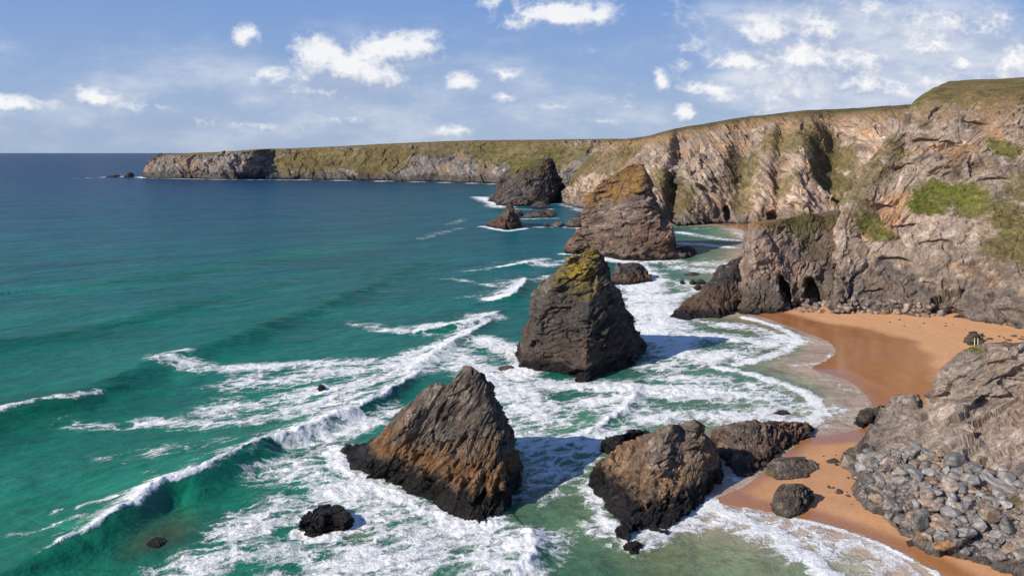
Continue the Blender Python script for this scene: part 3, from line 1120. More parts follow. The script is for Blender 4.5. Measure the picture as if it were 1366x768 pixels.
def water_material():
    m, t = new_mat('sea_water')
    at = t.n('ShaderNodeAttribute', attribute_name='col')
    fa = t.n('ShaderNodeAttribute', attribute_name='foam').outputs['Fac']
    pos = t.n('ShaderNodeNewGeometry').outputs['Position']
    flat = t.vmath('MULTIPLY', pos, (1, 1, 0))
    rotn = t.n('ShaderNodeVectorRotate', {'Vector': flat, 'Angle': -.45}, rotation_type='Z_AXIS').outputs[0]
    st_ = t.vmath('MULTIPLY', rotn, (.55, 1, 1))
    wv = t.vmath('MULTIPLY_ADD', t.vmath('SUBTRACT', t.noise(flat, .28, 4, .6, out=1), (.5, .5, .5)), (3.0, 3.0, 0), st_)
    wv2 = t.vmath('MULTIPLY_ADD', t.vmath('SUBTRACT', t.noise(flat, 1.1, 4, .6, out=1), (.5, .5, .5)), (1.6, 1.6, 0), wv)
    lace = t.n('ShaderNodeTexVoronoi', {'Vector': wv2, 'Scale': .42}, feature='DISTANCE_TO_EDGE').outputs['Distance']
    lace = t.rng(lace, .0, .22, 1.0, 0.0)
    lace2 = t.n('ShaderNodeTexVoronoi', {'Vector': t.vmath('ADD', wv2, (7.1, 3.3, 0)), 'Scale': 1.0}, feature='DISTANCE_TO_EDGE').outputs['Distance']
    lace2 = t.rng(lace2, .0, .22, 1.0, 0.0)
    nz = t.rng(t.noise(wv, .13, 9, .64, .6), .30, .70, 0, 1, False)
    nf = t.rng(t.noise(wv, 1.6, 6, .7, .3), .3, .7, 0, 1, False)
    P = t.math('MULTIPLY_ADD', lace, .24, t.math('MULTIPLY_ADD', lace2, .15, t.math('MULTIPLY_ADD', nz, .52, t.math('MULTIPLY', nf, .14))))
    th = t.math('SUBTRACT', .98, fa)
    fo = t.rng(P, t.math('SUBTRACT', th, .19), t.math('ADD', th, .20))
    fo = t.math('MULTIPLY', fo, t.rng(fa, .03, .16))
    # ripples
    b1 = t.noise(st_, .9, 5, .62, .2)
    b2 = t.noise(st_, .16, 5, .6, .2)
    b3 = t.noise(st_, .035, 4, .6)
    hw = t.math('MULTIPLY_ADD', b1, .55, t.math('MULTIPLY_ADD', b2, 2.2, t.math('MULTIPLY', b3, 7.0)))
    hf = t.math('ADD', t.math('MULTIPLY', nf, .55), t.math('MULTIPLY', nz, .9))
    hgt = t.mixf(fo, hw, t.math('MULTIPLY_ADD', hf, .55, hw))
    bp = t.n('ShaderNodeBump', {'Strength': 1.0, 'Distance': .55, 'Height': hgt})
    tex = t.rng(t.noise(st_, .5, 6, .65), .3, .7, .82, 1.2, False)
    tex = t.math('MULTIPLY', tex, t.rng(t.noise(t.vmath('MULTIPLY', rotn, (.35, 1, 1)), .05, 7, .7), .3, .7, .72, 1.28, False))
    sn = t.vmath('SCALE', at.outputs['Color']).node
    t.t.links.new(tex, sn.inputs['Scale'])
    col = t.mixc(fo, sn.outputs[0], (.88, .88, .87, 1))
    dif = t.n('ShaderNodeBsdfDiffuse', {'Color': col, 'Normal': bp.outputs[0]})
    glo = t.n('ShaderNodeBsdfGlossy', {'Color': (1, 1, 1, 1), 'Roughness': .18, 'Normal': bp.outputs[0]})
    lw = t.n('ShaderNodeLayerWeight', {'Blend': .5, 'Normal': bp.outputs[0]}).outputs['Facing']
    fr = t.math('MULTIPLY_ADD', t.math('POWER', lw, 4.0), .30, .025)
    fr = t.math('MULTIPLY', fr, t.math('SUBTRACT', 1.0, fo))
    finish(t, t.n('ShaderNodeMixShader', {0: fr, 1: dif.outputs[0], 2: glo.outputs[0]}).outputs[0])
    return m


WATER = water_material()
sea = mesh_obj('sea', np.stack([X, Y, zs], 1), grid_faces(len(sl_), len(py_rows), False), WATER, col=np.hstack([np.clip(T, .002, .8), np.ones((NP, 1))]), attrs={'foam': FOAM})
tag(sea, 'teal and green sea with white breakers, deep blue toward the horizon', 'sea', kind='structure')

# ------------------------------------------------------------------ cliffs
R_COLS = [
    [(1150, 318, 440), (1160, 300, 442), (1180, 270, 444), (1200, 235, 446), (1225, 190, 448), (1242, 138, 450), (1262, 124, 470), (1300, 112, 520)],
    [(1130, 362, 300), (1132, 328, 305), (1142, 284, 312), (1170, 238, 322), (1203, 188, 332), (1228, 146, 345), (1252, 124, 380), (1286, 111, 470)],
    [(1112, 418, 233.6), (1112, 345, 250), (1120, 288, 264), (1150, 238, 278), (1186, 185, 292), (1214, 143, 306), (1238, 122, 345), (1265, 109, 430)],
    [(1168, 420, 231.5), (1164, 360, 245), (1166, 305, 258), (1186, 255, 268), (1208, 200, 284), (1230, 134, 301), (1260, 114, 340), (1290, 107, 430)],
    [(1232, 425, 226), (1226, 368, 239), (1230, 312, 253), (1240, 262, 266), (1252, 200, 277), (1264, 133, 297), (1288, 110, 340), (1310, 106, 430)],
    [(1300, 434, 217.4), (1293, 378, 230), (1292, 320, 245), (1294, 268, 260), (1298, 205, 271), (1304, 131, 291), (1320, 108, 335), (1330, 106, 430)],
    [(1366, 447, 205.8), (1361, 392, 217), (1357, 332, 231), (1356, 270, 249), (1353, 208, 265), (1358, 129, 286), (1362, 107, 330), (1366, 104, 430)],
    [(1450, 480, 181), (1445, 410, 200), (1435, 340, 220), (1430, 272, 240), (1428, 205, 258), (1434, 125, 279), (1440, 104, 325), (1450, 100, 430)],
    [(1720, 600, 126), (1700, 500, 142), (1680, 400, 165), (1665, 300, 190), (1655, 170, 215), (1650, 100, 250), (1645, 92, 320), (1640, 88, 430)],
]
hor = (0.45, 0.85, 0.1)
cliff('cliff', R_COLS, .36, dict(big=(34, 2.6), rib=(24, 1.6), block=(11, 1.9), slab=(3.8, .8), fine=(1.5, .22), bed=(-.45, -.25, .85), squash=2.6, pal='pale', warm=.75, cscale=1.1, wet=1.6, base=(17, (.150, .122, .106), .8), vein=.45, brink=.45), 11,
      'tall pale rock cliff with a green grass ledge above the sandy beach', 'cliff',
      dents=[(W3(1198, 352, 243), (7, 9, 2.6), 4, hor), (W3(1232, 190, 280), (9, 7, 2.4), 3.5, hor), (W3(1258, 198, 276), (8, 7, 2.2), 3.2, hor), (W3(1205, 226, 279), (7, 7, 1.8), 3, hor), (W3(1222, 300, 256), (8, 7, 1.8), 3, hor), (W3(1300, 170, 281), (7, 7, 2), 2.6, hor), (W3(1255, 330, 248), (9, 7, 1.8), 2.6, hor), (W3(1330, 245, 258), (6, 7, 2), 2.6, hor), (W3(1180, 275, 265), (6, 7, 1.6), 2.5, hor), (W3(1170, 395, 237), (5, 6, 3), 3, hor), (W3(1235, 385, 234), (5, 6, 4), 2.5, hor), (W3(1345, 420, 212), (5, 6, 4), 3, hor), (W3(1280, 420, 222), (3, 6, 6), 3.5, hor), (W3(1120, 398, 238), (3, 6, 6), 3, hor)],
      patches=[(W3(1262, 258, 263), (15, 14, 5.6), 1, 1), (W3(1236, 275, 262), (8, 9, 4), 1, 1), (W3(1300, 278, 257), (8, 10, 6), 1, .9), (W3(1342, 198, 268), (6, 9, 4.5), 1, .9), (W3(1350, 335, 234), (9, 12, 12), 0, .95), (W3(1340, 285, 248), (6, 10, 7), 0, .8),
               (W3(1322, 345, 238), (5, 9, 8), 2, .8), (W3(1160, 235, 276), (9, 9, 13), 2, .75), (W3(1182, 212, 284), (8, 10, 9), 0, .7), (W3(1140, 262, 270), (7, 9, 9), 0, .7), (W3(1175, 312, 253), (7, 8, 3.2), 1, .8), (W3(1158, 292, 260), (5, 8, 3.5), 1, .7), (W3(1360, 310, 238), (8, 12, 12), 0, .9), (W3(1150, 285, 262), (7, 8, 8), 2, .7), (W3(1168, 305, 256), (8, 9, 4.5), 1, .7), (W3(1190, 200, 288), (7, 9, 8), 2, .6), (W3(1385, 250, 250), (12, 12, 9), 0, .8)])
M_COLS = [
    [(778, 262, 880), (785, 245, 890), (795, 225, 900), (806, 207, 905), (830, 195, 910), (850, 190, 930), (880, 188, 1000), (900, 186, 1400)],
    [(747, 269, 769), (751, 255, 775), (762, 238, 785), (776, 222, 795), (792, 204, 805), (812, 189, 820), (832, 187, 900), (860, 185, 1300)],
    [(815, 285, 617), (818, 265, 628), (824, 248, 640), (832, 226, 650), (842, 205, 660), (856, 185, 675), (866, 182, 760), (880, 180, 1100)],
    [(868, 299, 526), (870, 278, 536), (874, 254, 548), (878, 230, 560), (884, 203, 578), (890, 176, 605), (898, 174, 690), (912, 172, 1000)],
    [(890, 300, 530), (894, 280, 545), (899, 256, 561), (902, 232, 574), (904, 205, 588), (907, 173, 610), (914, 171, 690), (928, 170, 1000)],
    [(912, 301, 513), (914, 281, 524), (917, 255, 538), (921, 228, 556), (926, 200, 576), (932, 169, 608), (940, 167, 690), (954, 165, 1000)],
    [(950, 299, 528), (951, 279, 536), (954, 253, 546), (957, 225, 560), (961, 195, 580), (966, 163, 610), (974, 161, 690), (987, 159, 1000)],
    [(992, 299, 526), (991, 279, 540), (990, 252, 556), (991, 222, 574), (994, 190, 592), (1000, 158, 613), (1008, 156, 690), (1022, 154, 1000)],
    [(1012, 300, 521), (1014, 279, 528), (1017, 252, 540), (1021, 222, 556), (1026, 190, 576), (1032, 155, 604), (1040, 153, 690), (1052, 151, 1000)],
    [(1040, 301, 520), (1041, 279, 530), (1041, 252, 543), (1042, 222, 558), (1044, 189, 578), (1048, 153, 604), (1056, 151, 690), (1070, 149, 1000)],
    [(1064, 303, 494), (1066, 281, 503), (1068, 255, 514), (1070, 228, 528), (1072, 196, 548), (1075, 151, 598), (1082, 149, 690), (1094, 147, 1000)],
    [(1108, 303, 504), (1110, 281, 518), (1110, 254, 538), (1110, 224, 560), (1112, 190, 582), (1117, 149, 608), (1126, 147, 690), (1138, 145, 1000)],
    [(1145, 306, 490), (1146, 278, 503), (1150, 248, 518), (1154, 214, 536), (1158, 180, 556), (1164, 146, 584), (1170, 144, 690), (1180, 142, 1000)],
    [(1220, 310, 471), (1222, 280, 486), (1226, 246, 504), (1230, 210, 524), (1234, 176, 548), (1240, 141, 576), (1246, 139, 690), (1256, 138, 1000)],
    [(1400, 320, 431), (1402, 285, 450), (1404, 248, 470), (1406, 208, 495), (1410, 170, 520), (1414, 136, 560), (1420, 134, 690), (1430, 133, 1000)],
]
cliff('cliff', M_COLS, .72, dict(big=(60, 5.0), rib=(30, 3.0), block=(17, 2.6), slab=(6.5, 1.1), fine=(2.6, .4), bed=(.80, -.15, .55), squash=2.8, pal='pale', warm=.5, cscale=1.7, wet=1.5, base=(9, (.15, .125, .11), .7), vein=.5, brink=.85), 23,
      'long buff cliff with green grassy gullies behind the far cove', 'cliff',
      dents=[(W3(970, 286, 536), (3.5, 14, 7), 10, (.1, 1, 0)), (W3(1035, 290, 522), (6, 12, 6), 8, (.1, 1, 0)), (W3(1058, 292, 514), (5, 12, 6), 7, (.1, 1, 0))],
      patches=[(W3(1075, 200, 565), (14, 30, 22), 2, .9), (W3(1088, 230, 550), (16, 30, 16), 0, .85), (W3(1112, 235, 548), (9, 30, 20), 2, .9), (W3(1050, 190, 570), (22, 30, 12), 0, .8), (W3(990, 222, 562), (14, 30, 20), 0, .85), (W3(1000, 250, 547), (10, 20, 8), 0, .6), (W3(1046, 248, 540), (8, 24, 14), 0, .85),
               (W3(990, 268, 538), (9, 24, 9), 2, .85), (W3(1095, 195, 575), (20, 40, 26), 2, .9), (W3(1120, 255, 535), (14, 40, 16), 0, .8), (W3(885, 245, 556), (12, 30, 14), 2, .85), (W3(905, 270, 536), (11, 26, 8), 2, .95), (W3(915, 255, 545), (7, 20, 7), 0, .8), (W3(780, 225, 780), (30, 60, 24), 2, .95), (W3(815, 208, 700), (26, 70, 26), 2, .85), (W3(765, 245, 775), (12, 40, 12), 2, .8),
               (W3(840, 195, 665), (18, 50, 14), 2, .8), (W3(953, 242, 563), (5, 20, 6), 0, .9), (W3(975, 235, 562), (9, 24, 14), 2, .5), (W3(1130, 210, 545), (10, 30, 18), 0, .8), (W3(1165, 260, 510), (22, 40, 20), 2, .8)], turf=(2, .25, 1))
F_COLS = [
    [(206, 233, 1720), (209, 228, 1722), (213, 222, 1725), (220, 214, 1730), (232, 208, 1740), (255, 206, 1760), (300, 205, 1900)],
    [(191, 237, 1515), (193, 230, 1520), (197, 223, 1530), (206, 214, 1545), (222, 208.5, 1570), (250, 204.6, 1620), (310, 203, 1800)],
    [(232, 238.3, 1458), (234, 231, 1465), (238, 222, 1475), (245, 212, 1490), (258, 206, 1520), (280, 203.4, 1580), (340, 202, 1800)],
    [(280, 239, 1429), (282, 230, 1436), (286, 220, 1446), (292, 210, 1460), (302, 203.5, 1490), (320, 201.5, 1560), (370, 200, 1800)],
    [(318, 239.3, 1416), (320, 230, 1424), (325, 219, 1434), (331, 208, 1450), (338, 200.5, 1475), (352, 199, 1550), (390, 198.5, 1800)],
    [(345, 238.2, 1462), (349, 230, 1480), (355, 219, 1500), (362, 208, 1520), (368, 199.5, 1545), (378, 198.5, 1600), (410, 198, 1800)],
    [(385, 239, 1430), (390, 231, 1440), (394, 222, 1456), (400, 210, 1480), (406, 198.3, 1520), (415, 197.5, 1600), (440, 197, 1800)],
    [(440, 240, 1389), (443, 232, 1400), (447, 222, 1418), (452, 209, 1446), (458, 196, 1490), (468, 195.3, 1600), (490, 195, 1800)],
    [(500, 241, 1351), (503, 233, 1362), (507, 222, 1380), (512, 208, 1410), (518, 193, 1460), (527, 192.3, 1600), (545, 192, 1800)],
    [(560, 242.3, 1305), (562, 233, 1318), (566, 221, 1336), (572, 206, 1366), (578, 190.5, 1420), (586, 189.8, 1560), (600, 189.5, 1800)],
    [(610, 243.6, 1263), (613, 234, 1276), (618, 221, 1296), (625, 205, 1330), (632, 188.6, 1390), (640, 188.2, 1560), (655, 188, 1800)],
    [(670, 246, 1190), (676, 236, 1205), (686, 222, 1230), (698, 205, 1275), (710, 188, 1340), (720, 187.4, 1500), (735, 187, 1800)],
    [(740, 250, 1087), (750, 238, 1110), (762, 222, 1150), (776, 204, 1200), (790, 187, 1280), (800, 186.4, 1450), (815, 186, 1800)],
    [(830, 256, 962), (838, 240, 990), (848, 222, 1030), (860, 204, 1090), (872, 187, 1160), (880, 186, 1400), (890, 185, 1800)],
]
cliff('cliff', F_COLS, 1.7, dict(big=(80, 7), rib=(60, 9), block=(30, 5.0), slab=(12, 2.0), fine=(5, .6), bed=(.5, -.2, .8), squash=1.8, pal='grey', warm=.75, cscale=3.2, wet=2.5, base=(14, (.085, .074, .068), .85), vein=.3, brink=.15), 37,
      'distant headland cliff with grassy slopes ending in a low rocky point', 'cliff', mat=ROCK_FAR, edge_row=4,
      patches=[(W3(415, 213, 1460), (115, 120, 34), 2, 1), (W3(500, 212, 1405), (120, 120, 36), 2, 1), (W3(450, 206, 1430), (60, 90, 14), 0, .8), (W3(585, 200, 1370), (80, 90, 18), 2, .8), (W3(690, 204, 1290), (105, 120, 28), 0, 1), (W3(660, 196, 1350), (60, 90, 12), 0, .9), (W3(750, 204, 1220), (70, 90, 24), 0, .9), (W3(370, 204, 1530), (30, 60, 8), 2, .8), (W3(265, 206, 1500), (60, 70, 7), 0, .9)], turf=(5, .45, 1), lip=.35)

# buttress and spur at the foot of the right-hand cliff
ROCKY = dict(big=(12, 1.2), block=(5.5, 1.0), slab=(2.2, .45), fine=(.9, .12), bed=(-.3, -.5, .8), squash=2.4)
stack('rock_buttress', [
    [(975, 400), (980, 370), (985, 335), (988, 322), (992, 310), (999, 300), (1006, 297, 262)],
    [(984, 419), (993, 385), (999, 350), (1003, 325), (1012, 299, 255)],
    [(1034, 418), (1034, 390), (1033, 350), (1035, 324), (1038, 297, 257)],
    [(1052, 414), (1052, 388), (1053, 355), (1056, 320), (1062, 288, 262)],
    [(1067, 412), (1068, 390), (1071, 355), (1075, 320), (1080, 284, 264)],
    [(1094, 411), (1096, 385), (1098, 352), (1100, 322), (1102, 289, 266)],
    [(1118, 412), (1120, 385), (1122, 350), (1124, 315), (1128, 279, 270)],
    [(1125, 385, 276), (1122, 340, 277), (1115, 280, 278)],
    [(1030, 383, 279), (1027, 340, 276), (1022, 296, 272)]], 262, .36,
    dict(ROCKY, big=(11, 2.2), pal='talus', warm=.45, base=(9, (.10, .082, .070), .7), wet=1.2, brownband=(1.0, 5.0, (.22, .12, .065)), bandamt=.6), 41,
    'blunt rock buttress with two black caves and a green mossy top', 'rock',
    dents=[(W3(1047, 390, 240), (3.0, 8, 7.0), 9, (.35, 1, -.05)), (W3(1091, 386, 242), (4.4, 8, 8.0), 9, (.3, 1, -.05)), (W3(1062, 300, 262), (6, 6, 2.5), 1, (0, 0, .3))],
    patches=[(W3(1062, 292, 262), (11, 13, 4.0), 1, .9), (W3(1036, 297, 260), (9, 11, 3.2), 2, 1), (W3(1098, 293, 267), (11, 12, 5), 2, .95), (W3(1075, 308, 257), (10, 8, 4), 0, .7), (W3(1012, 299, 258), (4, 6, 1.6), 3, 1), (W3(1086, 330, 255), (6, 6, 6), 2, .6)])
stack('rock_spur', [
    [(893, 424), (899, 413), (925, 396), (945, 378), (955, 364), (976, 346, 258)],
    [(909, 428), (914, 412), (938, 391), (960, 373), (979, 350, 254)],
    [(958, 423), (961, 402), (967, 384), (975, 364), (984, 345, 252)],
    [(984, 415), (986, 395), (989, 375), (992, 355), (996, 338, 256)],
    [(990, 388, 272), (990, 370, 268), (988, 345, 262)],
    [(935, 396, 262), (955, 375, 262), (978, 346, 260)]], 256, .36,
    dict(ROCKY, pal='dark', warm=.5, wet=2.0, brownband=(1.5, 7.0, (.16, .085, .05)), bandamt=.6), 43,
    'dark rock spur sloping down into the surf beside the cave buttress', 'rock')

# ------------------------------------------------------------------ sea stacks
stack('sea_stack', [
    [(452, 601), (478, 592), (504, 578), (516, 564), (552, 536), (572, 520), (598, 509), (610, 496), (619, 487)],
    [(478, 632), (500, 604), (545, 562), (590, 525), (612, 500), (621, 487)],
    [(535, 650), (560, 605), (590, 560), (612, 522), (623, 487)],
    [(590, 682), (605, 630), (615, 580), (622, 530), (624, 488)],
    [(628, 703), (634, 650), (637, 600), (640, 550), (634, 510), (627, 488)],
    [(662, 692), (668, 640), (665, 590), (655, 545), (642, 508), (632, 490)],
    [(690, 642), (692, 618), (684, 600), (686, 576), (676, 556), (657, 532), (656, 516), (637, 496)],
    [(665, 590), (660, 565, 127), (648, 520, 121), (636, 494, 118)],
    [(575, 590), (585, 565, 128), (600, 530, 123), (620, 489, 118)]], 117, .15,
    dict(big=(8, .9), block=(4.4, .72), slab=(1.5, .36), fine=(.5, .09), bed=(.80, .10, -.60), fold=.35, beds=1.7, ledge=1.3, zone=1.1, squash=3.6, pal='brown', warm=.4, cscale=.5, wet=2.9, brownband=(2.6, 5.6, (.23, .115, .045)), bandamt=.8, vein=.3), 51,
    'nearest sea stack, jagged and leaning, with a rusty orange band above its black base', 'sea stack', sharp=.7)
stack('sea_stack', [
    [(690, 467), (709, 420), (711, 392), (735, 366), (757, 347), (779, 336), (787, 332)],
    [(695, 491), (713, 445), (728, 402), (748, 368), (774, 343), (788, 331)],
    [(752, 500), (752, 455), (758, 405), (770, 362), (783, 339), (790, 331)],
    [(780, 510), (783, 455), (785, 408), (788, 368), (791, 342), (792, 331)],
    [(840, 488), (830, 450), (818, 408), (806, 368), (799, 344), (794, 332)],
    [(862, 466), (849, 440), (836, 412), (819, 379), (810, 357), (800, 340), (795, 332)],
    [(835, 447), (826, 415, 199), (812, 375, 190), (797, 333, 182)],
    [(735, 447), (745, 415, 198), (765, 375, 190), (789, 332, 182)]], 180, .24,
    dict(big=(11, .9), block=(5, .8), slab=(2.0, .42), fine=(.8, .12), bed=(-.35, -.15, .95), fold=.6, zone=1.1, squash=2.4, pal='brown', warm=.4, cscale=.8, wet=2.4, brownband=(2.2, 8.0, (.17, .088, .050)), bandamt=.5, base=(15, (.075, .064, .058), .6), vein=.35), 61,
    'second sea stack, a steep cone topped with yellow lichen', 'sea stack', sharp=.8,
    patches=[(W3(786, 338, 177), (5, 6, 3.6), 4, 1), (W3(772, 356, 175), (6, 8, 5), 4, .9), (W3(782, 370, 172), (6, 8, 6), 4, .7), (W3(757, 368, 177), (4, 6, 4), 4, .6)])
stack('sea_stack', [
    [(754, 337), (757, 329), (769, 315), (773, 295), (777, 275), (781, 263), (796, 249), (813, 237), (834, 223), (844, 219)],
    [(790, 341), (796, 318), (801, 292), (809, 263), (823, 241), (840, 223), (848, 218.5)],
    [(835, 348), (838, 322), (840, 296), (845, 270), (849, 245), (851, 226), (852, 218)],
    [(880, 348), (878, 322), (868, 298), (861, 272), (859, 246), (857, 228), (855, 218)],
    [(907, 343), (900, 323), (899, 309), (891, 296), (878, 287), (870, 264), (868, 247), (862, 230), (857, 219)],
    [(885, 325, 413), (878, 295, 408), (865, 255, 400), (857, 220, 392)],
    [(790, 322, 424), (805, 285, 412), (825, 245, 402), (847, 220, 392)]], 385, .42,
    dict(big=(20, 2.2), block=(10, 1.6), slab=(3.8, .75), fine=(1.5, .25), bed=(-.22, -.1, 1), squash=2.4, fold=.5, pal='rust', warm=.5, cscale=1.2, wet=1.8, brownband=(1.2, 10.0, (.14, .085, .06)), bandamt=.5, ledge=1.0, vein=.5), 71,
    'massive sea stack with ochre lichen slope and flat ledge, in mid bay', 'sea stack', sharp=.6,
    patches=[(W3(848, 228, 382), (12, 20, 7), 3, .8), (W3(828, 243, 376), (14, 20, 8), 3, .8), (W3(803, 256, 374), (13, 20, 6.5), 3, .8), (W3(785, 268, 374), (7, 16, 5), 3, .8), (W3(848, 246, 372), (8, 18, 6), 3, .9)])
stack('sea_stack', [
    [(650, 267.5), (662, 259), (664, 244), (667, 234), (681, 222), (692, 215, 790)],
    [(674, 274.5, 704), (681, 258), (689, 240), (696, 224), (703, 213, 785)],
    [(704, 275.5, 705), (711, 256), (717, 236), (721, 220), (722, 211.5, 785)],
    [(733, 272, 735), (736, 255), (736, 235), (735, 220), (733, 210.5, 790)],
    [(749, 267.5, 787), (748, 251), (744, 234), (740, 219), (736, 211, 805)],
    [(742, 262, 862), (740, 240, 850), (734, 213, 830)],
    [(665, 262, 862), (680, 240, 850), (700, 214, 820)]], 790, .8,
    dict(big=(26, 3), block=(12, 2.4), slab=(5, 1.1), fine=(2.4, .4), bed=(-.4, -.2, .9), squash=2.2, pal='dark', warm=.5, cscale=1.8, wet=2.0), 81,
    'far sea stack with a green grass cap, mostly in shade beside the cliff gap', 'sea stack', mat=ROCK_FAR,
    patches=[(W3(693, 219, 775), (22, 26, 9), 1, 1), (W3(715, 222, 770), (20, 30, 12), 2, .7), (W3(690, 232, 750), (12, 30, 8), 2, .4)])
stack('sea_stack', [
    [(648, 301), (652, 296), (664, 292), (670, 285), (677, 274), (680, 268.5)],
    [(673, 306.5), (674, 298), (678, 288), (680, 275), (681, 268)],
    [(697, 303), (692, 291), (686, 284), (684, 274), (682, 268)],
    [(680, 296, 543), (681, 285, 530), (681, 270, 516)]], 508, .5,
    dict(big=(8, 1.2), block=(5, 1.1), slab=(2.4, .6), fine=(1.2, .25), bed=(.5, -.2, .8), pal='brown', warm=.4, cscale=1.0, wet=1.2, brownband=(1.0, 7.5, (.13, .07, .045))), 83,
    'small pinnacle rock with a pointed tip, standing in the open water', 'sea stack')

# ------------------------------------------------------------------ rocks standing off the beach
BEDA = dict(big=(6, .7), block=(2.8, .75), slab=(1.1, .36), fold=.5, fine=(.45, .08), bed=(-.3, -.2, .9), squash=2.2, cscale=.45)
stack('rock', [
    [(783, 633), (800, 613), (832, 598), (862, 586), (872, 581), (878, 571, 115)],
    [(797, 664), (818, 642), (845, 620), (868, 596), (888, 568, 113.5)],
    [(840, 704), (850, 668), (868, 628), (884, 596), (898, 565, 113)],
    [(892, 708), (900, 680), (907, 640), (909, 606), (909, 579, 114)],
    [(935, 668), (940, 640), (938, 605), (930, 576), (924, 559, 115)],
    [(963, 632), (962, 606), (950, 590), (941, 577), (934, 564, 117)],
    [(930, 606), (928, 588, 123), (922, 564, 118)],
    [(850, 607), (865, 592, 122.5), (895, 567, 118)]], 115, .15,
    dict(BEDA, pal='rust', warm=.65, wet=2.5, brownband=(2.4, 4.6, (.30, .185, .095)), bandamt=.7), 91,
    'broad tan and black rock with a domed top, its front in the surf', 'rock', sharp=.5)
stack('rock', [
    [(953, 598), (950, 585), (948, 573, 131)],
    [(983, 635), (979, 607), (974, 582), (968, 566, 128)],
    [(1003, 632), (1008, 604), (1008, 580), (1003, 565, 128)],
    [(1045, 604), (1045, 590), (1043, 576), (1040, 564.5, 131)],
    [(1085, 573.5), (1084, 568), (1076, 563.5, 134)],
    [(1050, 566, 138), (1048, 563.5, 136.5)],
    [(985, 566, 138), (985, 565.5, 135)]], 131, .16,
    dict(BEDA, pal='rust', warm=.6, wet=.7, brownband=(.5, 2.2, (.16, .085, .05))), 93,
    'long flat topped brown rock running from the domed rock to the swash', 'rock', sharp=.5)
stack('rock', [
    [(1022, 627, 117), (1024, 620), (1034, 612, 120)],
    [(1040, 637, 114.5), (1044, 628), (1050, 615, 119)],
    [(1075, 634, 115.5), (1074, 624), (1068, 611, 120)],
    [(1090, 624, 118.5), (1085, 616), (1074, 609, 121)],
    [(1070, 611, 122), (1066, 608.5, 121.5)],
    [(1035, 613, 121.5), (1045, 610, 121.3)]], 120, .1,
    dict(BEDA, big=(3, .3), block=(1.4, .32), slab=(.6, .15), fine=(.3, .05), pal='brown', warm=.6, cscale=.3), 95,
    'low flat ribbed rock lying on the sand beside the dark boulder', 'rock', patches=[(W3(1027, 629, 116), (1.2, 1.5, .5), 0, .9)])
stack('rock', [
    [(1031, 680, 104.5), (1032, 665), (1038, 651), (1046, 645, 107)],
    [(1050, 689, 102.5), (1052, 672), (1054, 655), (1055, 645, 106.5)],
    [(1066, 684, 103.5), (1068, 668), (1066, 655), (1063, 645, 106.5)],
    [(1084, 664, 107.5), (1082, 656), (1076, 650), (1068, 645, 107.5)],
    [(1065, 654, 110), (1062, 645, 108.5)],
    [(1040, 656, 109.5), (1050, 645, 108.5)]], 107, .09,
    dict(BEDA, big=(3, .3), block=(1.3, .28), slab=(.55, .13), fine=(.28, .05), pal='dark', warm=.3, cscale=.3), 97,
    'black rounded boulder alone on the orange sand with a dark shadow', 'boulder')
stack('rock', [
    [(815, 379), (816, 366), (823, 354), (834, 351, 299)],
    [(838, 381), (840, 368), (842, 357), (843, 350, 298)],
    [(868, 375), (864, 362), (858, 354), (850, 350.5, 299)],
    [(845, 364, 312), (845, 351, 304)]], 299, .28,
    dict(ROCKY, pal='dark', warm=.5, wet=1.2, brownband=(1, 3.2, (.14, .075, .045))), 99,
    'dark rounded rock in the foam directly behind the lichen cone', 'rock')


def low_rock(pts, seed, label, top=1.0, pal='dark', res=.3, wet=.5, jag=.3, cat='rock', name='rock', group=None):
    """a low rock from its waterline outline; top = height in metres"""
    base = np.array([W3(*a) for a in pts])
    c = base.mean(0)
    mers = []
    for b in base:
        m = []
        for s, zz in ((1, 0), (.86, .5), (.55, .88), (.22, 1.0)):
            q = c + (b - c) * s
            q[2] = zz * top
            Yq = q[1]
            m.append((CX + q[0] / Yq * F, HY + (H - q[2]) / Yq * F, Yq))
        mers.append(m)
    size = np.linalg.norm(base - c, axis=1).mean()
    return stack(name, mers, c[1], res, dict(big=(size * 1.3, jag * top * 1.2), block=(size * .7, jag * top), slab=(size * .3, jag * top * .45), fine=(size * .12, .08 * top), bed=(.3, -.2, .9), pal=pal, warm=.4, cscale=size * .12, wet=wet), seed, label, cat, sharp=.3, group=group)


low_rock([(396, 712), (420, 718), (440, 711), (461, 703), (455, 690), (430, 684), (408, 692)], 101, 'jagged black rock ringed by white foam, left of the nearest stack', top=2.1, res=.12, wet=3, jag=.55)
low_rock([(195, 727), (212, 731), (222, 722), (208, 716)], 102, 'dark reef just breaking the surface under the curling breaker', top=.45, res=.12, wet=3)
low_rock([(422, 523), (430, 524.5), (434, 520), (426, 518)], 103, 'tiny dark rock in the white water behind the nearest breaker', top=1.3, res=.12, wet=3)
low_rock([(664, 494), (680, 496), (687, 491), (674, 489)], 104, 'small brown rock awash in foam left of the lichen cone', top=.8, res=.15, pal='brown', wet=.2)
low_rock([(820, 716), (838, 722), (846, 712), (858, 700), (842, 696), (826, 702)], 105, 'black weedy rock at the foot of the broad tan rock', top=1.3, res=.12, wet=2, jag=.5)
low_rock([(832, 733), (846, 738), (858, 731), (846, 725)], 106, 'lowest black rock in the swirling foam below the tan rock', top=.8, res=.12, wet=2, jag=.5)
low_rock([(1030, 552), (1045, 554.5), (1053, 552), (1042, 549.5)], 107, 'thin dark rock in the swash behind the flat topped rock', top=.7, res=.14)
low_rock([(796, 603), (815, 607), (835, 596), (868, 586), (866, 580), (838, 588), (815, 594)], 108, 'dark weedy ledge reaching left behind the broad tan rock', top=1.9, res=.16, wet=2.6, jag=.4)
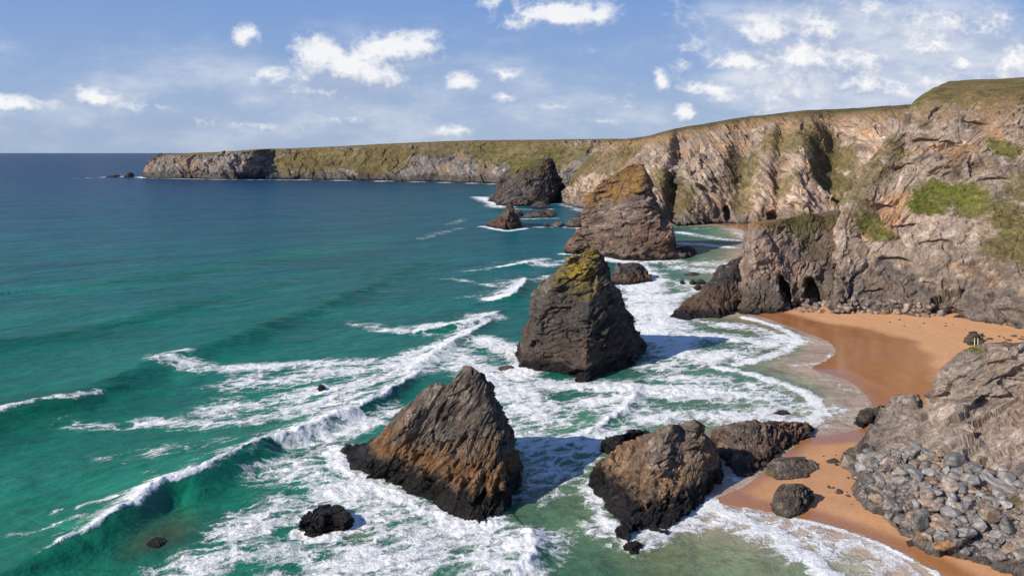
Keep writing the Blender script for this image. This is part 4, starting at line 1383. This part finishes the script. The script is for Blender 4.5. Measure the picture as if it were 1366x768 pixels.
low_rock([(912, 367.5), (925, 368.5), (934, 366), (924, 364)], 109, 'flat dark slab of rock in the channel behind the spur', top=.9, res=.25)
for i, (px, py, r, lb) in enumerate([(924, 378, 4, 'round dark rock in the shallows, left one behind the spur'), (934, 377, 5, 'dark rock in the shallows touching the back of the spur'), (931, 385, 5, 'wet dark rock against the side of the spur'), (910, 378, 3, 'smallest dark rock awash in the channel beside the spur')]):
    low_rock([(px - r, py), (px - r * .3, py + r * .5), (px + r, py + r * .2), (px + r * .7, py - r * .5), (px - r * .5, py - r * .5)], 110 + i, lb, top=1.1, res=.25, wet=1)
low_rock([(898, 345), (915, 345), (930, 338.5), (922, 334), (903, 334)], 120, 'dark low reef at the right foot of the massive stack', top=3.2, res=.4, wet=1)
low_rock([(757, 302.5), (766, 304), (778, 302), (780, 292), (768, 294)], 121, 'red brown low rock at the left foot of the massive stack', top=4.5, res=.5, pal='brown', wet=1)
low_rock([(735, 302), (745, 303.5), (753, 301), (744, 297.5)], 122, 'low brown rock between the pinnacle and the massive stack', top=2.2, res=.5, pal='brown', wet=.6)
low_rock([(724, 302), (729, 303), (733, 301), (729, 299)], 123, 'small dark rock just left of the low brown rock', top=1.8, res=.5, wet=.6)
low_rock([(699, 290), (720, 290.5), (742, 289), (738, 282.5), (715, 285)], 124, 'long low dark reef behind the pinnacle rock', top=3.6, res=.6, wet=1)
low_rock([(706, 278), (722, 279), (735, 277), (725, 272), (710, 272)], 125, 'dark skerry at the front foot of the grass capped stack', top=3.0, res=.7, wet=2)
low_rock([(684, 290), (692, 290), (697, 287), (690, 284)], 126, 'dark rock hidden behind the right side of the pinnacle', top=3, res=.6, wet=2)
low_rock([(141, 236.4), (152, 236.6), (160, 235.6), (150, 235)], 127, 'low flat skerry off the headland point, farther out', top=4.0, res=1.6, wet=2)
low_rock([(165, 236.5), (172, 236.8), (178, 235.8), (171, 234.6)], 128, 'pointed skerry between the flat skerry and the headland point', top=9.0, res=1.6, wet=2)
low_rock([(1140, 566), (1152, 572), (1166, 566), (1184, 556), (1186, 546), (1168, 552), (1150, 556)], 129, 'dark wet rocks at the tip of the grey foreground outcrop', top=1.6, res=.14, pal='brown', wet=1.2, jag=.5)
low_rock([(1288, 462), (1296, 464.5), (1309, 462), (1310, 456), (1297, 454)], 133, 'black weedy boulder at the back of the beach under the tall cliff', top=2.9, res=.25, pal='dark', wet=0)

# ------------------------------------------------------------------ grey outcrop in the right foreground
O_COLS = [
    [(1146, 592, 128), (1150, 583, 129.5), (1157, 574, 131), (1165, 566, 133), (1171, 562, 135.5), (1172, 563, 139)],
    [(1139, 622, 118), (1152, 600, 121), (1166, 580, 124), (1184, 556, 127.5), (1192, 541, 132), (1200, 560, 139)],
    [(1152, 662, 107.8), (1168, 630, 112), (1184, 596, 118), (1202, 562, 124), (1214, 543, 130), (1222, 556, 140)],
    [(1180, 690, 101.4), (1196, 650, 106), (1212, 606, 113), (1230, 566, 120), (1243, 541, 127), (1250, 548, 142)],
    [(1215, 714, 96.8), (1230, 665, 102), (1244, 612, 109), (1252, 545, 119), (1254, 500, 123.5), (1268, 520, 148)],
    [(1268, 738, 92.5), (1280, 682, 97.5), (1284, 622, 104.5), (1282, 548, 115.5), (1276, 472, 121.5), (1290, 505, 152)],
    [(1325, 752, 90.2), (1332, 690, 95), (1332, 622, 102.5), (1330, 548, 113.5), (1314, 456, 121.5), (1332, 500, 158)],
    [(1370, 768, 87.5), (1372, 700, 92), (1372, 622, 100), (1370, 540, 111.5), (1362, 454, 121), (1380, 492, 163)],
    [(1440, 800, 82.7), (1440, 720, 87), (1440, 630, 95), (1438, 535, 107), (1440, 448, 119), (1460, 485, 168)],
    [(1640, 900, 71.2), (1640, 780, 77), (1640, 660, 86), (1640, 540, 99), (1640, 430, 122), (1660, 470, 180)],
]
outcrop = cliff('rock_outcrop', O_COLS, .17, dict(big=(10, .9), rib=(8, .7), block=(7, 1.25), slab=(2.6, .40), fine=(.7, .06), bed=(-.35, .45, .8), squash=2.2, pal='slate', warm=.35, cscale=.7, base=(3.2, (.12, .108, .10), .85), vein=.35, amin=.6, ledge=.45, brink=0), 141,
                'grey folded rock outcrop rising above the boulder field in the right foreground', 'rock', edge_row=4, turf=(0, 0, 0), kind='thing',
                patches=[(W3(1296, 461, 123), (3.2, 5, 1.0), 1, 1), (W3(1335, 462, 122), (5, 8, 1.8), 2, 1), (W3(1352, 475, 120), (5, 6, 2), 3, .5), (W3(1295, 492, 120), (3, 4, 2), 2, .5), (W3(1275, 480, 121), (2.5, 3, 1.6), 2, .5), (W3(1352, 665, 96), (1.3, 1.3, .7), 0, .9)],
                dents=[(W3(1228, 612, 111), (1.2, 1.6, .9), 1.4, (.3, .9, -.2))])
stack('rock', [
    [(1183, 552, 129), (1184, 535), (1192, 527, 131)],
    [(1200, 556, 127), (1199, 538), (1202, 527, 130.5)],
    [(1222, 556, 127), (1222, 538), (1219, 526, 130.5)],
    [(1232, 550, 130), (1231, 535), (1226, 526, 132)],
    [(1222, 545, 135), (1220, 526, 134)],
    [(1192, 545, 135), (1196, 526, 133.5)]], 131, .1,
    dict(BEDA, big=(3, .25), block=(1.6, .22), slab=(.7, .12), fine=(.35, .05), pal='slate', warm=.2, cscale=.35), 143,
    'square grey block perched on the left end of the foreground outcrop', 'rock')


# ------------------------------------------------------------------ boulders
def boulder_mesh(seed, pal, flat=.62, sub=4):
    bm = bmesh.new()
    bmesh.ops.create_icosphere(bm, subdivisions=sub, radius=1)
    V = np.array([v.co[:] for v in bm.verts])
    rs = np.random.RandomState(seed)
    V = V * (1 + .25 * fbm(V + seed * 3.7, 1.3, 3, seed))[:, None]
    for _ in range(12):               # split faces
        nrm = rs.normal(size=3)
        nrm /= np.linalg.norm(nrm)
        off = rs.uniform(.50, .88)
        d = V @ nrm - off
        V = V - nrm * (np.maximum(d, 0) * .95)[:, None]
    V = V * (1, rs.uniform(.62, .9), rs.uniform(flat * .85, flat * 1.15))
    V = V + V * (.05 * fbm(V + seed, .35, 4, seed + 5))[:, None]
    Fq = np.array([[v.index for v in f.verts] for f in bm.faces])
    bm.free()
    q = V
    st_ = dict(pal=pal, warm=.2, cscale=.09, vein=.2)
    col, rg = rock_col(q, q, V, st_, seed)
    o = mesh_obj('boulder', V, Fq, BOULDER, col=np.hstack([col, rg[:, None]]))
    return o


bpy.context.view_layer.update()
dg = bpy.context.evaluated_depsgraph_get()
bvhs = [BVHTree.FromObject(o, dg) for o in S.objects if o.type == 'MESH' and (o.name.startswith(('rock_outcrop', 'beach', 'cliff', 'rock_buttress')))]


def ray(px, py):
    d = Vector(((px - CX) / F, 1, -(py - HY) / F)).normalized()
    best = None
    for b in bvhs:
        hit = b.ray_cast(Vector((0, 0, H)), d)
        if hit[0] is not None and (best is None or hit[3] < best[1]):
            best = (hit[0], hit[3], hit[1])
    return best


def scatter(polyg, n, rmin, rmax, label, group, protos, seed, gap=.72, power=2.0, sink=.25, shape=None, name='boulder', merge=False):
    rs = random.Random(seed)
    pl = np.array(polyg, float)
    lo, hi = pl.min(0), pl.max(0)
    placed = []
    tries = 0
    while len(placed) < n and tries < n * 60:
        tries += 1
        px, py = rs.uniform(lo[0], hi[0]), rs.uniform(lo[1], hi[1])
        if not in_poly(np.array([[px, py]]), pl)[0]:
            continue
        h = ray(px, py)
        if not h:
            continue
        r = rmin + (rmax - rmin) * rs.random() ** power
        if shape:
            r *= shape(px, py)
        p = h[0]
        if any((p - q).length < (r + s) * gap for q, s in placed):
            continue
        placed.append((p, r))
        src = rs.choice(protos)
        o = src.copy() if src.get('used') else src
        if src.get('used'):
            S.collection.objects.link(o)
        src['used'] = 1
        o.location = (p.x, p.y, p.z + r * (.3 - sink))
        o.scale = (r, r, r)
        o.rotation_euler = (rs.uniform(-.35, .35), rs.uniform(-.35, .35), rs.uniform(0, 6.28))
        o.name = name
        tag(o, label, name.replace('_', ' '), group)
    return placed


protos = [boulder_mesh(200 + i, ('stone', 'stone', 'talus', 'stone', 'slate')[i % 5], .5 + .08 * (i % 4)) for i in range(10)]
FIELD = [(1142, 606), (1175, 596), (1215, 598), (1262, 604), (1300, 618), (1345, 632), (1372, 652), (1376, 752), (1300, 744), (1238, 718), (1186, 692), (1152, 660), (1138, 624)]


def named(px, py, r, rz, label, src, sc=(1, 1, 1), sink=.1):
    h = ray(px, py)
    o = src
    o.location = (h[0].x, h[0].y, h[0].z + r * sink)
    o.scale = (r * sc[0], r * sc[1], r * sc[2])
    o.rotation_euler = (.1, -.15, rz)
    tag(o, label, 'boulder')
    return (h[0], r)


warm = PAL['warm'] = ((.17, .11, .07), (.28, .18, .11), (.40, .29, .20), (.30, .17, .09))
pink = PAL['pink'] = ((.26, .19, .145), (.40, .30, .235), (.52, .42, .35), (.40, .27, .18))
named(1321, 688, 1.65, .5, 'big orange brown boulder at the lower edge of the boulder field', boulder_mesh(301, 'warm', .75))
named(1241, 672, 1.5, 2.4, 'pale pinkish angular boulder in the middle of the boulder field', boulder_mesh(302, 'pink', .6))
named(1270, 668, 1.6, .9, 'long grey rounded boulder beside the pale pinkish one', boulder_mesh(303, 'stone', .6), (1.15, .8, 1))
named(1262, 706, 1.35, 0.2, 'wedge of grey and rust rock below the pale pinkish boulder', boulder_mesh(304, 'slate', .6), (1.1, 1, 1))
named(1257, 726, 1.35, 0.4, 'flat rusty boulder half buried where sand meets the boulder field', boulder_mesh(305, 'warm', .5), (1.1, .9, 1))
named(1232, 715, 1.3, 2.8, 'dark rusty slab on the sand at the foot of the boulder field', boulder_mesh(306, 'warm', .42), (1.15, 1, 1))
named(1232, 694, .95, 1.4, 'small pink rounded boulder above the dark rusty slab', boulder_mesh(307, 'pink', .75))
named(1345, 735, 1.7, .45, 'long reddish boulder leaning at the right end of the boulder field', boulder_mesh(308, 'warm', .45), (1.4, .7, 1))
named(1318, 745, .8, 0.3, 'thin dark flat stone alone on sand below the boulder field', boulder_mesh(309, 'dark', .3))
named(1110, 616, 1.1, .4, 'weedy flat rock on the sand near the edge of the boulder field', boulder_mesh(321, 'dark', .35), (1.2, .8, .6))
named(1119, 657, .75, .4, 'single dark mossy stone on the sand left of the boulder field', boulder_mesh(322, 'dark', .6))
named(1106, 650, .5, 1.4, 'flat brown stone beside the dark mossy stone', boulder_mesh(323, 'dark', .35))
named(1165, 612, 2.3, .2, 'large ribbed grey slab at the upper left corner of the boulder field', boulder_mesh(310, 'stone', .4), (1.3, 1, 1))
named(1340, 655, 2.6, 2.2, 'largest smooth grey boulder at the right of the boulder field', boulder_mesh(311, 'stone', .5), (1.3, .9, 1))


def fs(px, py):
    return .62 + .55 * np.clip((px - 1140) / 120, 0, 1)


scatter(FIELD, 205, .55, 1.8, 'grey rounded boulder lying among many alike in the right foreground boulder field', 'grey boulders of the foreground boulder field', protos, 5, gap=.47, power=1.7, sink=.2, shape=fs)
# small rubble filling the gaps: too many stones to count, one object
rs_ = random.Random(77)
src_ = boulder_mesh(290, 'stone', .6, 2)
bv = np.array([v.co[:] for v in src_.data.vertices])
bf = np.array([p_.vertices[:] for p_ in src_.data.polygons])
bcol = np.zeros(len(bv) * 4, np.float32)
src_.data.attributes['col'].data.foreach_get('color', bcol)
bcol = bcol.reshape(-1, 4)
bpy.data.objects.remove(src_)
RV, RF, RC = [], [], []
fp = np.array(FIELD, float)
for _ in range(1500):
    px, py = rs_.uniform(1138, 1376), rs_.uniform(596, 752)
    if len(RV) >= 620 or not in_poly(np.array([[px, py]]), fp)[0]:
        continue
    h = ray(px, py)
    if not h:
        continue
    r = rs_.uniform(.16, .5)
    a_ = rs_.uniform(0, 6.28)
    R_ = np.array([[math.cos(a_), -math.sin(a_), 0], [math.sin(a_), math.cos(a_), 0], [0, 0, 1]])
    RV.append((bv * (1, rs_.uniform(.7, 1.1), 1)) @ R_.T * r + np.array(h[0]))
    RF.append(bf + len(bv) * (len(RV) - 1))
    RC.append(np.clip(bcol * rs_.uniform(.6, 1.3), 0, 1))
rub = mesh_obj('rubble', np.vstack(RV), np.vstack(RF), BOULDER, col=np.vstack(RC))
tag(rub, 'small grey rubble filling the gaps between the foreground boulders', 'rubble', kind='stuff')
protos2 = [boulder_mesh(230 + i, 'talus', .7, 3) for i in range(6)]
TALUS = [(1050, 402), (1080, 398), (1120, 402), (1150, 398), (1185, 400), (1230, 404), (1262, 410), (1255, 424), (1190, 420), (1130, 419), (1070, 417), (1045, 413)]
scatter(TALUS, 95, .7, 1.9, 'pinkish grey boulder in the rockfall along the foot of the caved buttress and cliff', 'fallen boulders along the cliff foot', protos2, 6, gap=.55, power=1.6, sink=.15, name='fallen_rock')
named(1046, 401, 2.4, 1.0, 'tall upright boulder standing at the mouth of the buttress cave', boulder_mesh(312, 'pale', 1.1))
protos3 = [boulder_mesh(250 + i, 'dark', .55, 3) for i in range(3)]
scatter([(1290, 440), (1330, 445), (1366, 448), (1366, 460), (1320, 462), (1290, 452)], 14, .5, 1.1, 'dark weed covered stone at the back of the beach below the tall cliff', 'weedy stones at the back of the beach', protos3, 8, gap=.8, sink=.15, name='stone')

scatter([(1098, 600), (1140, 606), (1150, 660), (1182, 700), (1150, 690), (1100, 640)], 16, .16, .5, 'small weedy stone on the sand along the edge of the boulder field', 'small stones on the sand', [boulder_mesh(260 + i, 'dark', .45, 3) for i in range(3)], 9, gap=1.0, sink=.2, name='stone')
scatter([(1150, 424), (1280, 428), (1290, 440), (1200, 436), (1130, 430)], 10, .2, .6, 'small dark stone lying on dry sand near the cliff foot', 'scattered stones on the dry sand', [boulder_mesh(264 + i, 'dark', .45, 3) for i in range(2)], 12, gap=2.0, sink=.2, name='stone')

# ------------------------------------------------------------------ two marker posts on the outcrop
mp, t = new_mat('pale_painted_post')
pn = t.noise(t.n('ShaderNodeTexCoord').outputs['Object'], 6, 4, .6)
pc = t.mixc(pn, (.62, .52, .26, 1), (.80, .74, .52, 1))
finish(t, t.n('ShaderNodeBsdfPrincipled', {'Base Color': pc, 'Roughness': .7}).outputs[0])
for px, lb in ((1300, 'left pale marker post on the grassy top of the grey outcrop'), (1304.5, 'right pale marker post on the grassy top of the grey outcrop')):
    h = ray(px, 466)
    bm = bmesh.new()
    bmesh.ops.create_cone(bm, cap_ends=True, segments=10, radius1=.075, radius2=.06, depth=2.0, matrix=__import__('mathutils').Matrix.Translation((0, 0, .9)))
    bmesh.ops.create_cone(bm, cap_ends=True, segments=10, radius1=.06, radius2=.01, depth=.1, matrix=__import__('mathutils').Matrix.Translation((0, 0, 1.95)))
    me = bpy.data.meshes.new('marker_post')
    bm.to_mesh(me)
    bm.free()
    me.materials.append(mp)
    o = bpy.data.objects.new('marker_post', me)
    o.location = h[0]
    S.collection.objects.link(o)
    tag(o, lb, 'post', 'marker posts on the outcrop')
